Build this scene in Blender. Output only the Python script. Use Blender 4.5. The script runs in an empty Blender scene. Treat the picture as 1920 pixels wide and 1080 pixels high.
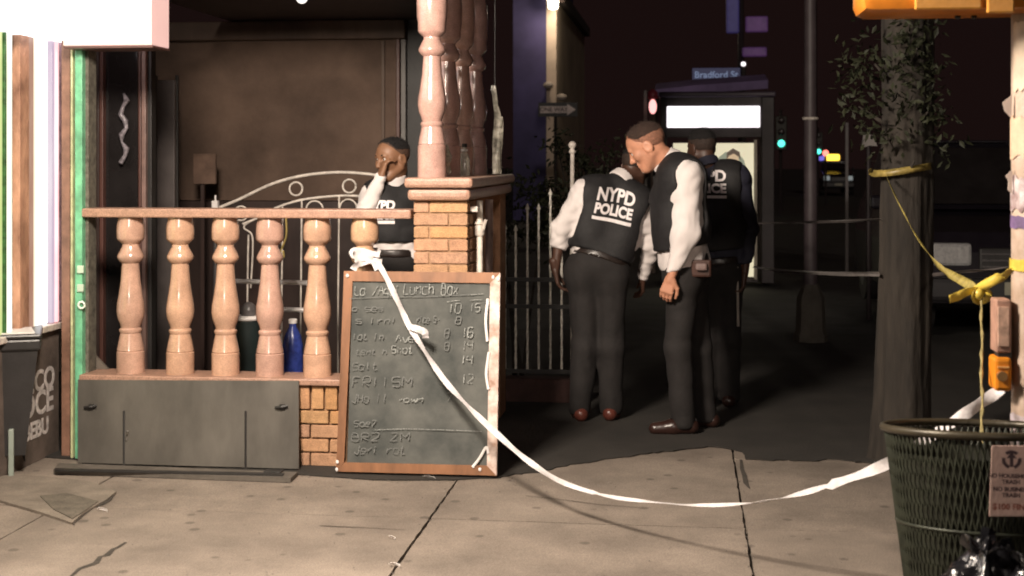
import bpy, bmesh, math, random
import numpy as np
from mathutils import Vector, Matrix
from mathutils.bvhtree import BVHTree
random.seed(7); RNG = np.random.default_rng(7)
sc = bpy.context.scene
col = sc.collection
R = math.radians

# ------------------------------------------------------------------ camera, world, sun, exposure
F = 2600.0                     # focal length in photo pixels (1920 wide)
CX, HY = 960.0, 300.0          # principal column and horizon row in the photo
CAMZ = 1.58
YAW = math.atan(320.0 / F)     # the facade's normal vanishes 320 px right of centre
cam_d = bpy.data.cameras.new('camera'); cam = bpy.data.objects.new('camera', cam_d); col.objects.link(cam)
cam.location = (0, 0, CAMZ); cam.rotation_euler = (R(90), 0, YAW)
cam_d.sensor_width = 36.0; cam_d.lens = 36.0 * F / 1920.0
cam_d.shift_y = -(540.0 - HY) / 1920.0
cam_d.clip_start = 0.05; cam_d.clip_end = 600
sc.camera = cam

world = bpy.data.worlds.new('World'); sc.world = world; world.use_nodes = True
bg = world.node_tree.nodes['Background']
bg.inputs[0].default_value = (0.0052, 0.0025, 0.0023, 1); bg.inputs[1].default_value = 1.0

sun_d = bpy.data.lights.new('sun', 'SUN'); sun = bpy.data.objects.new('sun', sun_d); col.objects.link(sun)
sun_d.energy = 0.17; sun_d.angle = R(2.0); sun_d.color = (1.0, 0.86, 0.74)
SUN_EL, SUN_AZ = R(13), R(5)   # low, from behind the camera and a little to its right
_d = Vector((math.sin(SUN_AZ + R(2)) * math.cos(SUN_EL), -math.cos(SUN_AZ + R(2)) * math.cos(SUN_EL), math.sin(SUN_EL)))
sun.rotation_euler = _d.to_track_quat('Z', 'Y').to_euler()

sc.view_settings.view_transform = 'Standard'; sc.view_settings.look = 'None'
sc.view_settings.exposure = 0.75; sc.view_settings.gamma = 1.0
sc.render.engine = 'CYCLES'
sc.cycles.use_denoising = True
sc.cycles.filter_width = 1.9
cam_d.dof.use_dof = True; cam_d.dof.focus_distance = 7.2; cam_d.dof.aperture_fstop = 4.0
sc.cycles.max_bounces = 6; sc.cycles.sample_clamp_indirect = 4.0

# ------------------------------------------------------------------ pixel helpers (photo pixel + depth -> world)
_f = Vector((-math.sin(YAW), math.cos(YAW), 0)); _r = Vector((math.cos(YAW), math.sin(YAW), 0)); _u = Vector((0, 0, 1))
CAM = Vector((0, 0, CAMZ))
def ray(u, v): return _f + _r * ((u - CX) / F) + _u * ((HY - v) / F)
def P(u, v, Y):
    d = ray(u, v); return CAM + d * (Y / d.y)
def G(u, v, z=0.0):
    d = ray(u, v); return CAM + d * ((z - CAMZ) / d.z)
def PX(u, v, X):
    d = ray(u, v); return CAM + d * (X / d.x)

# ------------------------------------------------------------------ materials
MATS = {}
def M(name, c, r=.6, var=.18, s=6, bump=.1, bs=60, metal=0, spec=.5, em=None, es=0, c2=None, coat=0, sp=0, trans=0, alpha=1, rv=0, det=6, sheen=0, stretch=None, emtex=False, orand=0, spots=0):
    if name in MATS: return MATS[name]
    m = bpy.data.materials.new(name); m.use_nodes = True
    nt = m.node_tree; N = nt.nodes; L = nt.links; b = N['Principled BSDF']
    b.inputs['Roughness'].default_value = r; b.inputs['Metallic'].default_value = metal
    b.inputs['Specular IOR Level'].default_value = spec
    b.inputs['Coat Weight'].default_value = coat; b.inputs['Coat Roughness'].default_value = .08
    b.inputs['Transmission Weight'].default_value = trans; b.inputs['Alpha'].default_value = alpha
    b.inputs['Sheen Weight'].default_value = sheen
    geo = N.new('ShaderNodeNewGeometry'); pos = geo.outputs['Position']
    if stretch:
        mp = N.new('ShaderNodeMapping'); mp.inputs['Scale'].default_value = stretch; L.new(pos, mp.inputs[0]); pos = mp.outputs[0]
    n = N.new('ShaderNodeTexNoise'); n.inputs['Scale'].default_value = s; n.inputs['Detail'].default_value = det; n.inputs['Roughness'].default_value = .62
    L.new(pos, n.inputs['Vector'])
    rp = N.new('ShaderNodeValToRGB'); e = rp.color_ramp.elements
    a = [min(1, x * (1 - var)) for x in c[:3]]; z = list(c2[:3]) if c2 else [min(1, x * (1 + var)) for x in c[:3]]
    e[0].position = .32; e[1].position = .68; e[0].color = (*a, 1); e[1].color = (*z, 1)
    L.new(n.outputs['Fac'], rp.inputs[0]); out = rp.outputs[0]
    if sp:
        n3 = N.new('ShaderNodeTexNoise'); n3.inputs['Scale'].default_value = 190; n3.inputs['Detail'].default_value = 3; L.new(pos, n3.inputs['Vector'])
        r3 = N.new('ShaderNodeValToRGB'); q = r3.color_ramp.elements; q[0].position = .38; q[1].position = .62
        q[0].color = (1 - sp, 1 - sp, 1 - sp, 1); q[1].color = (1 + sp * .5,) * 3 + (1,)
        L.new(n3.outputs['Fac'], r3.inputs[0])
        mx = N.new('ShaderNodeMix'); mx.data_type = 'RGBA'; mx.blend_type = 'MULTIPLY'; mx.inputs[0].default_value = 1
        L.new(out, mx.inputs[6]); L.new(r3.outputs[0], mx.inputs[7]); out = mx.outputs[2]
    if spots:
        vo = N.new('ShaderNodeTexVoronoi'); vo.inputs['Scale'].default_value = 5.5; L.new(pos, vo.inputs['Vector'])
        vr = N.new('ShaderNodeValToRGB'); q = vr.color_ramp.elements; q[0].position = .10; q[1].position = .15; q[0].color = (1-spots,)*3 + (1,); q[1].color = (1,1,1,1); L.new(vo.outputs['Distance'], vr.inputs[0])
        n4 = N.new('ShaderNodeTexNoise'); n4.inputs['Scale'].default_value = .55; n4.inputs['Detail'].default_value = 8; n4.inputs['Roughness'].default_value = .7; L.new(pos, n4.inputs['Vector'])
        r4 = N.new('ShaderNodeValToRGB'); q = r4.color_ramp.elements; q[0].position = .36; q[1].position = .62; q[0].color = (.66,.64,.62,1); q[1].color = (1.08,1.06,1.03,1); L.new(n4.outputs['Fac'], r4.inputs[0])
        for src_ in (vr, r4):
            mx = N.new('ShaderNodeMix'); mx.data_type = 'RGBA'; mx.blend_type = 'MULTIPLY'; mx.inputs[0].default_value = 1; L.new(out, mx.inputs[6]); L.new(src_.outputs[0], mx.inputs[7]); out = mx.outputs[2]
    if orand:
        oi = N.new('ShaderNodeObjectInfo'); hs_ = N.new('ShaderNodeHueSaturation')
        for inp, a_, b2_ in (('Hue', .5-.018*orand, .5+.018*orand), ('Saturation', 1-.22*orand, 1+.08*orand), ('Value', 1-.14*orand, 1+.12*orand)):
            mr_ = N.new('ShaderNodeMapRange'); mr_.inputs[3].default_value = a_; mr_.inputs[4].default_value = b2_; L.new(oi.outputs['Random'], mr_.inputs[0]); L.new(mr_.outputs[0], hs_.inputs[inp])
        L.new(out, hs_.inputs['Color']); out = hs_.outputs[0]
    if emtex: L.new(out, b.inputs['Emission Color']); b.inputs['Base Color'].default_value = (.06,.055,.05,1)
    else: L.new(out, b.inputs['Base Color'])
    if em:
        if not emtex: b.inputs['Emission Color'].default_value = (*em, 1)
        b.inputs['Emission Strength'].default_value = es
    if rv:
        mr = N.new('ShaderNodeMapRange'); mr.inputs[3].default_value = max(.02, r - rv); mr.inputs[4].default_value = min(1, r + rv)
        L.new(n.outputs['Fac'], mr.inputs[0]); L.new(mr.outputs[0], b.inputs['Roughness'])
    if bump:
        n2 = N.new('ShaderNodeTexNoise'); n2.inputs['Scale'].default_value = bs; n2.inputs['Detail'].default_value = 5; L.new(pos, n2.inputs['Vector'])
        bp = N.new('ShaderNodeBump'); bp.inputs['Strength'].default_value = bump; bp.inputs['Distance'].default_value = .01
        L.new(n2.outputs['Fac'], bp.inputs['Height']); L.new(bp.outputs[0], b.inputs['Normal'])
    MATS[name] = m
    return m

# ------------------------------------------------------------------ mesh helpers
class MB:
    def __init__(s): s.v = []; s.f = []; s.m = []
    def add(s, v, f, mi=0):
        o = len(s.v); s.v += [Vector(x) for x in v]; s.f += [tuple(i + o for i in q) for q in f]; s.m += [mi] * len(f); return s
    def box(s, lo, hi, bev=0):
        x0, y0, z0 = lo; x1, y1, z1 = hi
        if bev <= 0:
            v = [(x0,y0,z0),(x1,y0,z0),(x1,y1,z0),(x0,y1,z0),(x0,y0,z1),(x1,y0,z1),(x1,y1,z1),(x0,y1,z1)]
            return s.add(v, [(3,2,1,0),(4,5,6,7),(0,1,5,4),(1,2,6,5),(2,3,7,6),(3,0,4,7)])
        b = bmesh.new(); bmesh.ops.create_cube(b, size=1)
        for q in b.verts: q.co = Vector((x0 + (q.co.x + .5) * (x1 - x0), y0 + (q.co.y + .5) * (y1 - y0), z0 + (q.co.z + .5) * (z1 - z0)))
        bmesh.ops.bevel(b, geom=b.edges[:], offset=bev, segments=2, affect='EDGES', profile=.5)
        b.verts.index_update(); s.add([q.co.copy() for q in b.verts], [tuple(x.index for x in f.verts) for f in b.faces]); b.free(); return s
    def tube(s, pts, r, n=8, cap=True):
        pts = [Vector(p) for p in pts]; rs = r if isinstance(r, (list, tuple)) else [r] * len(pts)
        V = []; Fc = []; prev = None
        for i, p in enumerate(pts):
            t = (pts[min(i + 1, len(pts) - 1)] - pts[max(i - 1, 0)]).normalized()
            if prev is None:
                a = Vector((0, 0, 1)) if abs(t.z) < .9 else Vector((1, 0, 0)); prev = t.cross(a).normalized()
            prev = (prev - t * prev.dot(t)).normalized(); q = t.cross(prev)
            for k in range(n):
                an = 2 * math.pi * k / n; V.append(p + (prev * math.cos(an) + q * math.sin(an)) * rs[i])
        for i in range(len(pts) - 1):
            for k in range(n): Fc.append((i*n+k, i*n+(k+1)%n, (i+1)*n+(k+1)%n, (i+1)*n+k))
        if cap: Fc.append(tuple(range(n))[::-1]); Fc.append(tuple((len(pts)-1)*n + k for k in range(n)))
        return s.add(V, Fc)
    def lathe(s, c, prof, n=28):
        c = Vector(c); V = []; Fc = []
        for (r, z) in prof:
            for k in range(n):
                an = 2 * math.pi * k / n; V.append(c + Vector((r * math.cos(an), r * math.sin(an), z)))
        for i in range(len(prof) - 1):
            for k in range(n): Fc.append((i*n+k, i*n+(k+1)%n, (i+1)*n+(k+1)%n, (i+1)*n+k))
        Fc.append(tuple(range(n))[::-1]); Fc.append(tuple((len(prof)-1)*n + k for k in range(n)))
        return s.add(V, Fc)
    def prism(s, pts, off):
        n = len(pts); off = Vector(off); v = [Vector(p) for p in pts] + [Vector(p) + off for p in pts]
        return s.add(v, [tuple(range(n))[::-1], tuple(range(n, 2*n))] + [(k, (k+1)%n, (k+1)%n+n, k+n) for k in range(n)])
    def sphere(s, c, r, n=14, sc3=(1,1,1)):
        b = bmesh.new(); bmesh.ops.create_uvsphere(b, u_segments=n, v_segments=max(6, n*2//3), radius=r)
        b.verts.index_update(); s.add([Vector(c) + Vector((q.co.x*sc3[0], q.co.y*sc3[1], q.co.z*sc3[2])) for q in b.verts], [tuple(x.index for x in f.verts) for f in b.faces]); b.free(); return s
    def xf(s, m):
        s.v = [m @ p for p in s.v]; return s

def wloc(o):
    l = Vector((0, 0, 0))
    while o: l += o.location; o = o.parent
    return l
def obj(name, mb, mat, parent=None, loc=None, smooth=False, angle=None):
    base = Vector(loc) if loc is not None else Vector((0, 0, 0))
    org = base if parent is None else wloc(parent) + base
    me = bpy.data.meshes.new(name); me.from_pydata([p - org for p in mb.v], [], mb.f); me.update()
    bm = bmesh.new(); bm.from_mesh(me); bmesh.ops.recalc_face_normals(bm, faces=bm.faces); bm.to_mesh(me); bm.free()
    for mm in (mat if isinstance(mat, list) else [mat]): me.materials.append(mm)
    if isinstance(mat, list): me.polygons.foreach_set('material_index', mb.m)
    if smooth: me.shade_smooth()
    if angle: me.set_sharp_from_angle(angle=R(angle))
    o = bpy.data.objects.new(name, me); o.location = base; col.objects.link(o); o.parent = parent
    return o
def tag(o, label, cat, group=None):
    o['label'] = label; o['category'] = cat
    if group: o['group'] = group
    return o
def thing(name, label, cat, loc=(0, 0, 0), group=None):
    o = bpy.data.objects.new(name, None); col.objects.link(o); o.location = loc; o.empty_display_size = .1
    return tag(o, label, cat, group)
def struct(o, kind='structure'): o['kind'] = kind; return o
def inst(src, name, parent, world_loc):
    o = bpy.data.objects.new(name, src.data); col.objects.link(o); o.parent = parent
    o.location = Vector(world_loc) - (wloc(parent) if parent else Vector((0,0,0))); return o

def text_mb(body, size, bold=.0, extrude=.0):
    cu = bpy.data.curves.new('t', 'FONT'); cu.body = body; cu.size = size; cu.offset = bold; cu.extrude = extrude
    cu.align_x = 'CENTER'; cu.align_y = 'CENTER'; cu.resolution_u = 4
    o = bpy.data.objects.new('t', cu); col.objects.link(o)
    dg = bpy.context.evaluated_depsgraph_get(); me = bpy.data.meshes.new_from_object(o.evaluated_get(dg))
    mb = MB(); mb.add([v.co.copy() for v in me.vertices], [tuple(p.vertices) for p in me.polygons])
    bpy.data.objects.remove(o); bpy.data.curves.remove(cu); bpy.data.meshes.remove(me)
    return mb
def place_text(mb, c, right, up, push=0):
    c = Vector(c); right = Vector(right).normalized(); up = Vector(up).normalized(); n = right.cross(up)
    mb.v = [c + right * p.x + up * p.y + n * (p.z + push) for p in mb.v]; return mb

def spline(pts, k=10):
    pts = [Vector(p) for p in pts]; out = []
    q = [pts[0] * 2 - pts[1]] + pts + [pts[-1] * 2 - pts[-2]]
    for i in range(1, len(q) - 2):
        for j in range(k):
            t = j / k; a, b, c, d = q[i-1], q[i], q[i+1], q[i+2]
            out.append(.5 * ((2*b) + (c-a)*t + (2*a-5*b+4*c-d)*t*t + (-a+3*b-3*c+d)*t*t*t))
    out.append(pts[-1]); return out
def ribbon(pts, w, twist, seed=0, wob=.3, thick=.0012, cup=.18):
    """a twisted strip of tape, a thin closed solid"""
    mb = MB(); V = []; Fc = []; n = len(pts)
    for i, p in enumerate(pts):
        t = (pts[min(i+1, n-1)] - pts[max(i-1, 0)]).normalized()
        side = t.cross(Vector((0, 1, 0))); side = side.normalized() if side.length > .01 else Vector((0, 0, 1))
        nn = side.cross(t).normalized(); a = twist(i / (n-1)) if callable(twist) else twist
        a += wob * math.sin(i * .37 + seed) ; ww = (w(i/(n-1)) if callable(w) else w)
        d = side * math.cos(a) + nn * math.sin(a); m = d.cross(t).normalized()
        c = m * (ww * cup * math.sin(i * .21 + seed * 2))
        for (s_, o_) in ((-.5, 0), (0, 1), (.5, 0)): V.append(p + d * ww * s_ + c * o_ + m * thick * .5)
        for (s_, o_) in ((.5, 0), (0, 1), (-.5, 0)): V.append(p + d * ww * s_ + c * o_ - m * thick * .5)
    for i in range(n - 1):
        for k in range(6): Fc.append((i*6+k, i*6+(k+1)%6, (i+1)*6+(k+1)%6, (i+1)*6+k))
    Fc.append((0,1,2,3,4,5)); Fc.append(tuple((n-1)*6+k for k in (5,4,3,2,1,0)))
    mb.add(V, Fc); return mb

# ------------------------------------------------------------------ palette
concrete = M('concrete', (.238,.20,.168), r=.85, var=.28, s=1.7, bump=.35, bs=90, sp=.22, det=9, spots=.4)
concrete_b = M('concrete_patch', (.205,.172,.138), r=.9, var=.3, s=5, bump=.5, bs=70, sp=.25)
joint_m = M('joint_dirt', (.05,.042,.034), r=.95, var=.3, s=20)
asphalt = M('asphalt', (.05,.047,.043), r=.9, var=.3, s=3, bump=.5, bs=150, sp=.3)
granite = M('pink_granite', (.52,.31,.215), orand=.6, r=.2, var=.2, s=9, bump=.03, bs=120, sp=.15, coat=.5, spec=.6)
granite_c = M('rose_granite', (.46,.275,.235), orand=.7, r=.2, var=.16, s=14, bump=.02, bs=200, sp=.16, coat=.4, spec=.6)
granite_r = M('rough_granite', (.40,.235,.17), r=.4, var=.16, s=18, bump=.15, bs=150, sp=.3)
brick_m = [M('brick_%d' % i, c, r=.8, var=.2, s=22, bump=.4, bs=120, sp=.2, orand=.45) for i, c in enumerate([(.45,.235,.115),(.48,.26,.13),(.43,.22,.105),(.46,.255,.13),(.42,.235,.125)])]
mortar = M('mortar', (.31,.19,.11), r=.95, var=.2, s=40, bump=.4)
panel_m = M('grey_panel', (.092,.083,.071), r=.5, var=.34, s=3.5, bump=.12, bs=30, rv=.18, det=10, stretch=(1,1,.4))
dark_m = M('dark_metal', (.02,.018,.017), r=.5, var=.3)
wood = M('board_frame_wood', (.23,.105,.05), r=.5, var=.35, s=9, bump=.12, bs=60, stretch=(1,1,.25))
wood_worn = M('board_frame_worn', (.50,.30,.22), r=.6, var=.3, s=14, bump=.15, c2=(.80,.68,.62))
slate = M('slate_board', (.050,.058,.055), r=.75, var=.3, s=4.5, bump=.06, bs=80, c2=(.118,.120,.110), det=10)
chalk = M('chalk', (.25,.26,.25), r=1, var=.7, s=110, bump=0)
chalk_f = M('chalk_faint', (.155,.16,.155), r=1, var=.15, s=60, bump=0)
white_pl = M('white_tape', (.60,.57,.57), r=.35, var=.14, s=30, bump=.6, bs=22)
yellow_pl = M('yellow_tape', (.62,.46,.07), r=.35, var=.25, s=25, bump=.2, bs=30)
white_met = M('white_paint_metal', (.62,.56,.50), r=.45, var=.3, s=18, bump=.1)
glossw = M('white_gloss', (.8,.76,.74), r=.3, var=.06)
brownwall = M('porch_wall', (.125,.080,.058), r=.85, var=.35, s=1.6, bump=.2, bs=40, c2=(.19,.125,.092), det=9)
browntrim = M('porch_trim', (.12,.078,.055), r=.6, var=.3, s=5, stretch=(1,1,.2))
darkwood = M('dark_wood', (.042,.024,.02), r=.45, var=.35, s=6, bump=.1, stretch=(1,1,.15))
redwood = M('red_brown_wood', (.10,.045,.036), r=.4, var=.3, s=8, stretch=(1,1,.15))
glass_d = M('dark_glass', (.018,.016,.016), r=.07, var=.3, s=4, bump=.05, bs=7, spec=.6)
green_lit = M('green_lit_rail', (.16,.46,.27), r=.35, var=.35, s=14, bump=.15, bs=40)  # green neon light on the metal rail, put into its base colour
blackpl = M('black_plastic', (.028,.026,.026), r=.38, var=.2, s=8, bump=.12, bs=50)

# ------------------------------------------------------------------ the ground
Y0 = 6.95                                      # plane of the porch front
g = MB(); g.add([(-120,-30,-.06),(120,-30,-.06),(120,260,-.06),(-120,260,-.06)], [(0,1,2,3)])
struct(obj('ground', g, asphalt))
pave = bpy.data.objects.new('pavement', None); col.objects.link(pave); struct(pave); pave.location = (0, 0, 0)
g = MB(); g.box((-14, -6, -.059), (14, 13.0, -.022)); obj('joint_bed', g, joint_m, pave)
xa = (G(860,895).x + G(730,1080).x) / 2; xb = G(1393,960).x
xs = [xa - 4.8, xa - 3.25, xa - 1.72, xa, xb, xb + 1.5, xb + 3.0, xb + 4.5, xb + 6]
ys = [-1.4, .1, 1.6, 3.1, 4.52, 6.03, 7.42, 8.9, 10.4, 11.7, 12.9]
shade_rear = M('rear_shade', (.030,.026,.022), r=.9, var=.3, s=2.2, bump=.4, bs=80, sp=.25, det=9)
rs = random.Random(3)
for i in range(len(xs) - 1):
    for j in range(len(ys) - 1):
        gap = .004; jx = .02 if i >= 2 else 0
        x0, x1, y0, y1 = xs[i] + gap, xs[i+1] - gap, ys[j] + gap, ys[j+1] - gap
        s_ = MB(); zt0 = rs.uniform(-.004, .0); ring = []
        for (ax_, ay_), (bx_, by_) in (((x0,y0),(x1,y0)),((x1,y0),(x1,y1)),((x1,y1),(x0,y1)),((x0,y1),(x0,y0))):
            for k in range(22): t = k/22; e_ = rs.uniform(-.001,.005) if k else .004; nx_, ny_ = -(by_-ay_), bx_-ax_; l_ = math.hypot(nx_, ny_); ring.append((ax_+(bx_-ax_)*t + nx_/l_*e_, ay_+(by_-ay_)*t + ny_/l_*e_))
        s_.prism([(p[0], p[1], -.05) for p in ring], (0, 0, .05 + zt0))
        obj('slab', s_, concrete, pave)
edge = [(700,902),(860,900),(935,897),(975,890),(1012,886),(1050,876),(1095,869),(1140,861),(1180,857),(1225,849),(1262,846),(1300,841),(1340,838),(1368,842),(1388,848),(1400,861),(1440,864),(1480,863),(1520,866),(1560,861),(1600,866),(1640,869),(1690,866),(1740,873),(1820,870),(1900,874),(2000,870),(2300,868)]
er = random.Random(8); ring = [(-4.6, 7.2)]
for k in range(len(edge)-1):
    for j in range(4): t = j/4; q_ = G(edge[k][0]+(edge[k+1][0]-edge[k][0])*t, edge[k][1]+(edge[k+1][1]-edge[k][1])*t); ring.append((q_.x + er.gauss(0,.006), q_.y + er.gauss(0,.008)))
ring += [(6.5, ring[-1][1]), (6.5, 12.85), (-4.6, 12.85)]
mb = MB(); mb.prism([(x_, y_, .0005) for x_, y_ in ring], (0,0,.0045)); obj('rear_shade_sheet', mb, shade_rear, pave)  # dark sheet painting the shade on the rear ground, cut along the shadow edge
# repaired patch, crack and a worn split
pp = [G(u, v) for u, v in ((-40,905),(20,893),(90,897),(170,906),(218,925),(200,940),(160,962),(135,984),(70,962),(-40,930))]
m_ = MB(); m_.prism([Vector((p.x, p.y, -.004)) for p in pp], (0,0,.014)); obj('concrete_patch', m_, concrete_b, pave)
pp = [G(u, v) for u, v in ((75,935),(125,930),(185,945),(160,962),(136,978),(100,960))]
m_ = MB(); m_.prism([Vector((p.x, p.y, .0)) for p in pp], (0,0,.0145)); obj('concrete_patch', m_, M('patch_dark', (.125,.107,.084), r=.95, var=.3, s=12, sp=.3), pave)
def crack(pix, w, name='crack'):
    pts = [G(u, v) for u, v in pix]; mb = MB(); V = []; n = len(pts)
    for i, p in enumerate(pts):
        t = (pts[min(i+1,n-1)] - pts[max(i-1,0)]).normalized(); s_ = Vector((-t.y, t.x, 0)); ww = w * (.35 + .65 * math.sin(math.pi * (i + .5) / n)) * rs.uniform(.6, 1.3)
        V += [Vector((p.x, p.y, .0015)) + s_ * ww, Vector((p.x, p.y, .0015)) - s_ * ww]
    mb.add(V, [(2*i, 2*i+1, 2*i+3, 2*i+2) for i in range(n-1)]); return obj(name, mb, joint_m, pave)
crack([(130,1084),(150,1066),(168,1060),(180,1056),(188,1044),(200,1042),(212,1030),(222,1026),(236,1017)], .011)
crack([(1405,916),(1398,906),(1396,893),(1391,880),(1389,862)], .010)
crack([(215,925),(206,938),(190,947),(176,951),(160,963),(138,982)], .009)
crack([(0,905),(40,925),(75,940),(110,965),(140,985)], .005)
crack([(600,986),(640,988),(690,990),(760,994)], .004)
crack([(985,930),(1060,938),(1120,946),(1200,952)], .003)

mb = MB(); rg = random.Random(12)
for _ in range(900):
    if rg.random() < .45: c = Vector((rg.uniform(-3.2, 2.6), rg.uniform(4.3, 6.8), 0))
    elif rg.random() < .5: c = Vector((rg.choice(xs[2:6]) + rg.gauss(0,.015), rg.uniform(4.3, 7.0), 0))
    else: c = Vector((rg.uniform(-3.0, -.3), 6.76 + rg.gauss(0,.05), 0))
    r_ = rg.uniform(.002, .0055); a_ = rg.uniform(0, 6.28)
    mb.add([c + Vector((r_*math.cos(a_+k*2.1), r_*math.sin(a_+k*2.1), .0)) for k in range(3)] + [c + Vector((0,0,r_*.8))], [(0,1,3),(1,2,3),(2,0,3),(2,1,0)])
struct(obj('pavement_grit', mb, M('grit', (.09,.075,.06), r=.9, var=.7, s=40, c2=(.32,.28,.24))), 'stuff')['label'] = 'fine grit scattered over the pavement'

# ------------------------------------------------------------------ balustrade
bx0, bx1 = P(157,400,7.0).x, P(772,400,7.0).x
zr1, zr0 = P(460,392,6.97).z, P(460,409,6.97).z
zl1, zl0 = P(460,707,6.97).z, P(460,719,6.97).z
bal = thing('balustrade', 'pink granite balustrade with turned balusters between the green rail and brick pier', 'balustrade', ((bx0+bx1)/2, 7.05, 0))
m_ = MB(); m_.box((bx0, 6.97, zr0), (bx1, 7.15, zr1), .008); obj('handrail', m_, granite_r, bal)
m_ = MB(); m_.box((bx0, 6.94, zl0), (bx1, 7.17, zl1), .006); obj('ledge', m_, granite_r, bal)
HB = zr0 - zl1
prof = [(75,985),(75,872),(70,868),(73,862),(66,825),(55,772),(61,762),(61,752),(52,742),(58,720),(70,690),(75,655),(73,615),(64,565),(53,490),(46,395),(60,384),(71,366),(71,354),(62,335),(45,303),(45,292),(58,279),(70,268),(74,258),(75,215),(73,190),(67,160),(66,145)]
def bprof(rad, H): return [(r_/75*rad, (985 - y)/840*H) for r_, y in prof]
bxs = [P(u, 600, 7.06).x for u in (245, 338, 423, 506, 595, 684, 772)]
src = None
for i, x in enumerate(bxs[:6]):
    if src is None:
        m_ = MB(); m_.lathe((x, 7.06, zl1), bprof(.0735, HB)); src = obj('baluster', m_, granite, bal, loc=(x - bal.location.x, .01, zl1), smooth=True, angle=35)
    else: inst(src, 'baluster', bal, (x, 7.06, zl1)).rotation_euler.z = i * 1.3
# brick plinth below the ledge
pl = MB(); pl.box((bx0, 7.0, 0), (bx1, 7.15, zl0)); plo = obj('plinth', pl, mortar, bal)
def bricks(parent, x0, x1, z0, z1, yf, L_, Hc, rnd, gap=.009, depth=.05, offs=None, name='brick', side=None):
    """rows of single bricks standing proud of a mortar core; meshes shared by size"""
    cache = {}; nrow = max(1, round((z1 - z0) / Hc)); hc = (z1 - z0) / nrow
    for r_ in range(nrow):
        z = z1 - (r_ + 1) * hc; x = x0; first = (offs[r_ % len(offs)] if offs else (L_ if r_ % 2 else L_ * .45)); k = 0
        while x < x1 - .012:
            l = first if k == 0 else L_; xe = min(x + l, x1); key = round(xe - x, 3)
            if key not in cache: cache[key] = []
            mi = rnd.randrange(len(brick_m))
            pos = Vector(((x + xe)/2, yf + rnd.uniform(0, .004), z + hc/2))
            fit = [c for c in cache[key] if c[1] == mi]
            if not fit:
                b_ = MB(); hx, hz = (xe - x - gap)/2, (hc - gap)/2
                b_.box(pos + Vector((-hx, 0, -hz)), pos + Vector((hx, depth, hz)), .004)
                o = obj(name, b_, brick_m[mi], parent, loc=pos - wloc(parent)); cache[key].append((o, mi))
            else: inst(fit[0][0], name, parent, pos)
            x = xe; k += 1
xb0, xb1 = P(556,800,6.96).x, P(640,800,6.96).x
bricks(plo, xb0, xb1, .0, zl0 - .13, 6.965, .205, .069, random.Random(5), offs=[.17, .07])
b0 = xb0; cnt = 0
while b0 < xb1 - .02:
    b_ = MB(); b_.box((b0 + .005, 6.965 + (cnt % 2) * .003, zl0 - .125), (b0 + .066, 7.02, zl0 - .008), .004)
    obj('brick', b_, brick_m[cnt % 5], plo); b0 += .073; cnt += 1
# leaning grey hatch panel in front of the plinth
pn = thing('hatch_panel', 'dark grey metal hatch panel leaning below the left balusters', 'panel', (G(350,882).x, 6.85, 0))
def quadbox(c4, th, name, mat, parent):
    c4 = [Vector(c) for c in c4]; n = (c4[1]-c4[0]).cross(c4[3]-c4[0]).normalized(); mb = MB(); mb.prism(c4, n * th); return obj(name, mb, mat, parent)
def pan(u, v):                                   # a point on the leaning plane
    fr = (v - 712) / 170; return P(u, v, 6.925 - .07 * fr)
zoff = G(350,882).z
for (u0, u1) in ((146, 560),):
    c = [pan(u0,882), pan(u1,885), pan(u1,714), pan(u0,712)]
    for p in c[:2]: p.z = max(p.z, .012)
    quadbox(c, -.012, 'metal_sheet', panel_m, pn)
c = [pan(150,881), pan(556,884), pan(556,716), pan(150,714)]
for p in c: p.y += .02
quadbox(c, -.008, 'backing', dark_m, pn)
for u in (233, 461):
    mb = MB(); mb.tube([pan(u, 770) + Vector((0,-.004,0)), pan(u, 880) + Vector((0,-.004,0))], .006, 6); obj('seam_bar', mb, dark_m, pn)
for u, s_ in ((172, -1), (530, 1)):
    mb = MB(); p = pan(u, 762) + Vector((0,-.012,0)); mb.tube([p + Vector((-.035,0,-.004)), p + Vector((0,-.01,0)), p + Vector((.03,0,.006))], .008, 6); mb.box(p + Vector((-.012,-.004,-.012)), p + Vector((.012,.01,.012))); obj('hook', mb, dark_m, pn)
mb = MB(); p = pan(240, 814) + Vector((0,-.012,0)); mb.tube([p, p + Vector((.006,-.01,.02))], .006, 6); mb.tube([p + Vector((0,0,-.01)), p + Vector((-.004,0,-.03))], .004, 6); obj('latch', mb, M('steel', (.5,.48,.45), r=.3, metal=.9), pn)
fr = thing('cellar_frame', 'low dark metal cellar door frame lying on the pavement below the grey panel', 'frame', (G(330,893).x, 6.78, 0))
a, b_ = G(105,893), G(545,903)
mb = MB(); mb.prism([Vector((G(100,889).x,G(100,889).y,0)), Vector((G(545,905).x,G(545,905).y,0)), Vector((G(558,893).x,G(558,893).y,0)), Vector((G(110,876).x,G(110,876).y,0))], (0,0,.022)); obj('frame_plate', mb, M('cellar_plate', (.11,.095,.08), r=.6, var=.35, s=6, bump=.25), fr)
mb = MB(); mb.prism([Vector((p.x,p.y,.022)) for p in (G(102,884,.022),G(530,893,.022),G(533,889,.022),G(104,880,.022))], (0,0,.006)); obj('groove_strip', mb, dark_m, fr)
mb = MB(); mb.box(G(515,893)+Vector((-.05,-.03,.022)), G(515,893)+Vector((.04,.03,.03)), .003); obj('hinge', mb, dark_m, fr)

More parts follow.
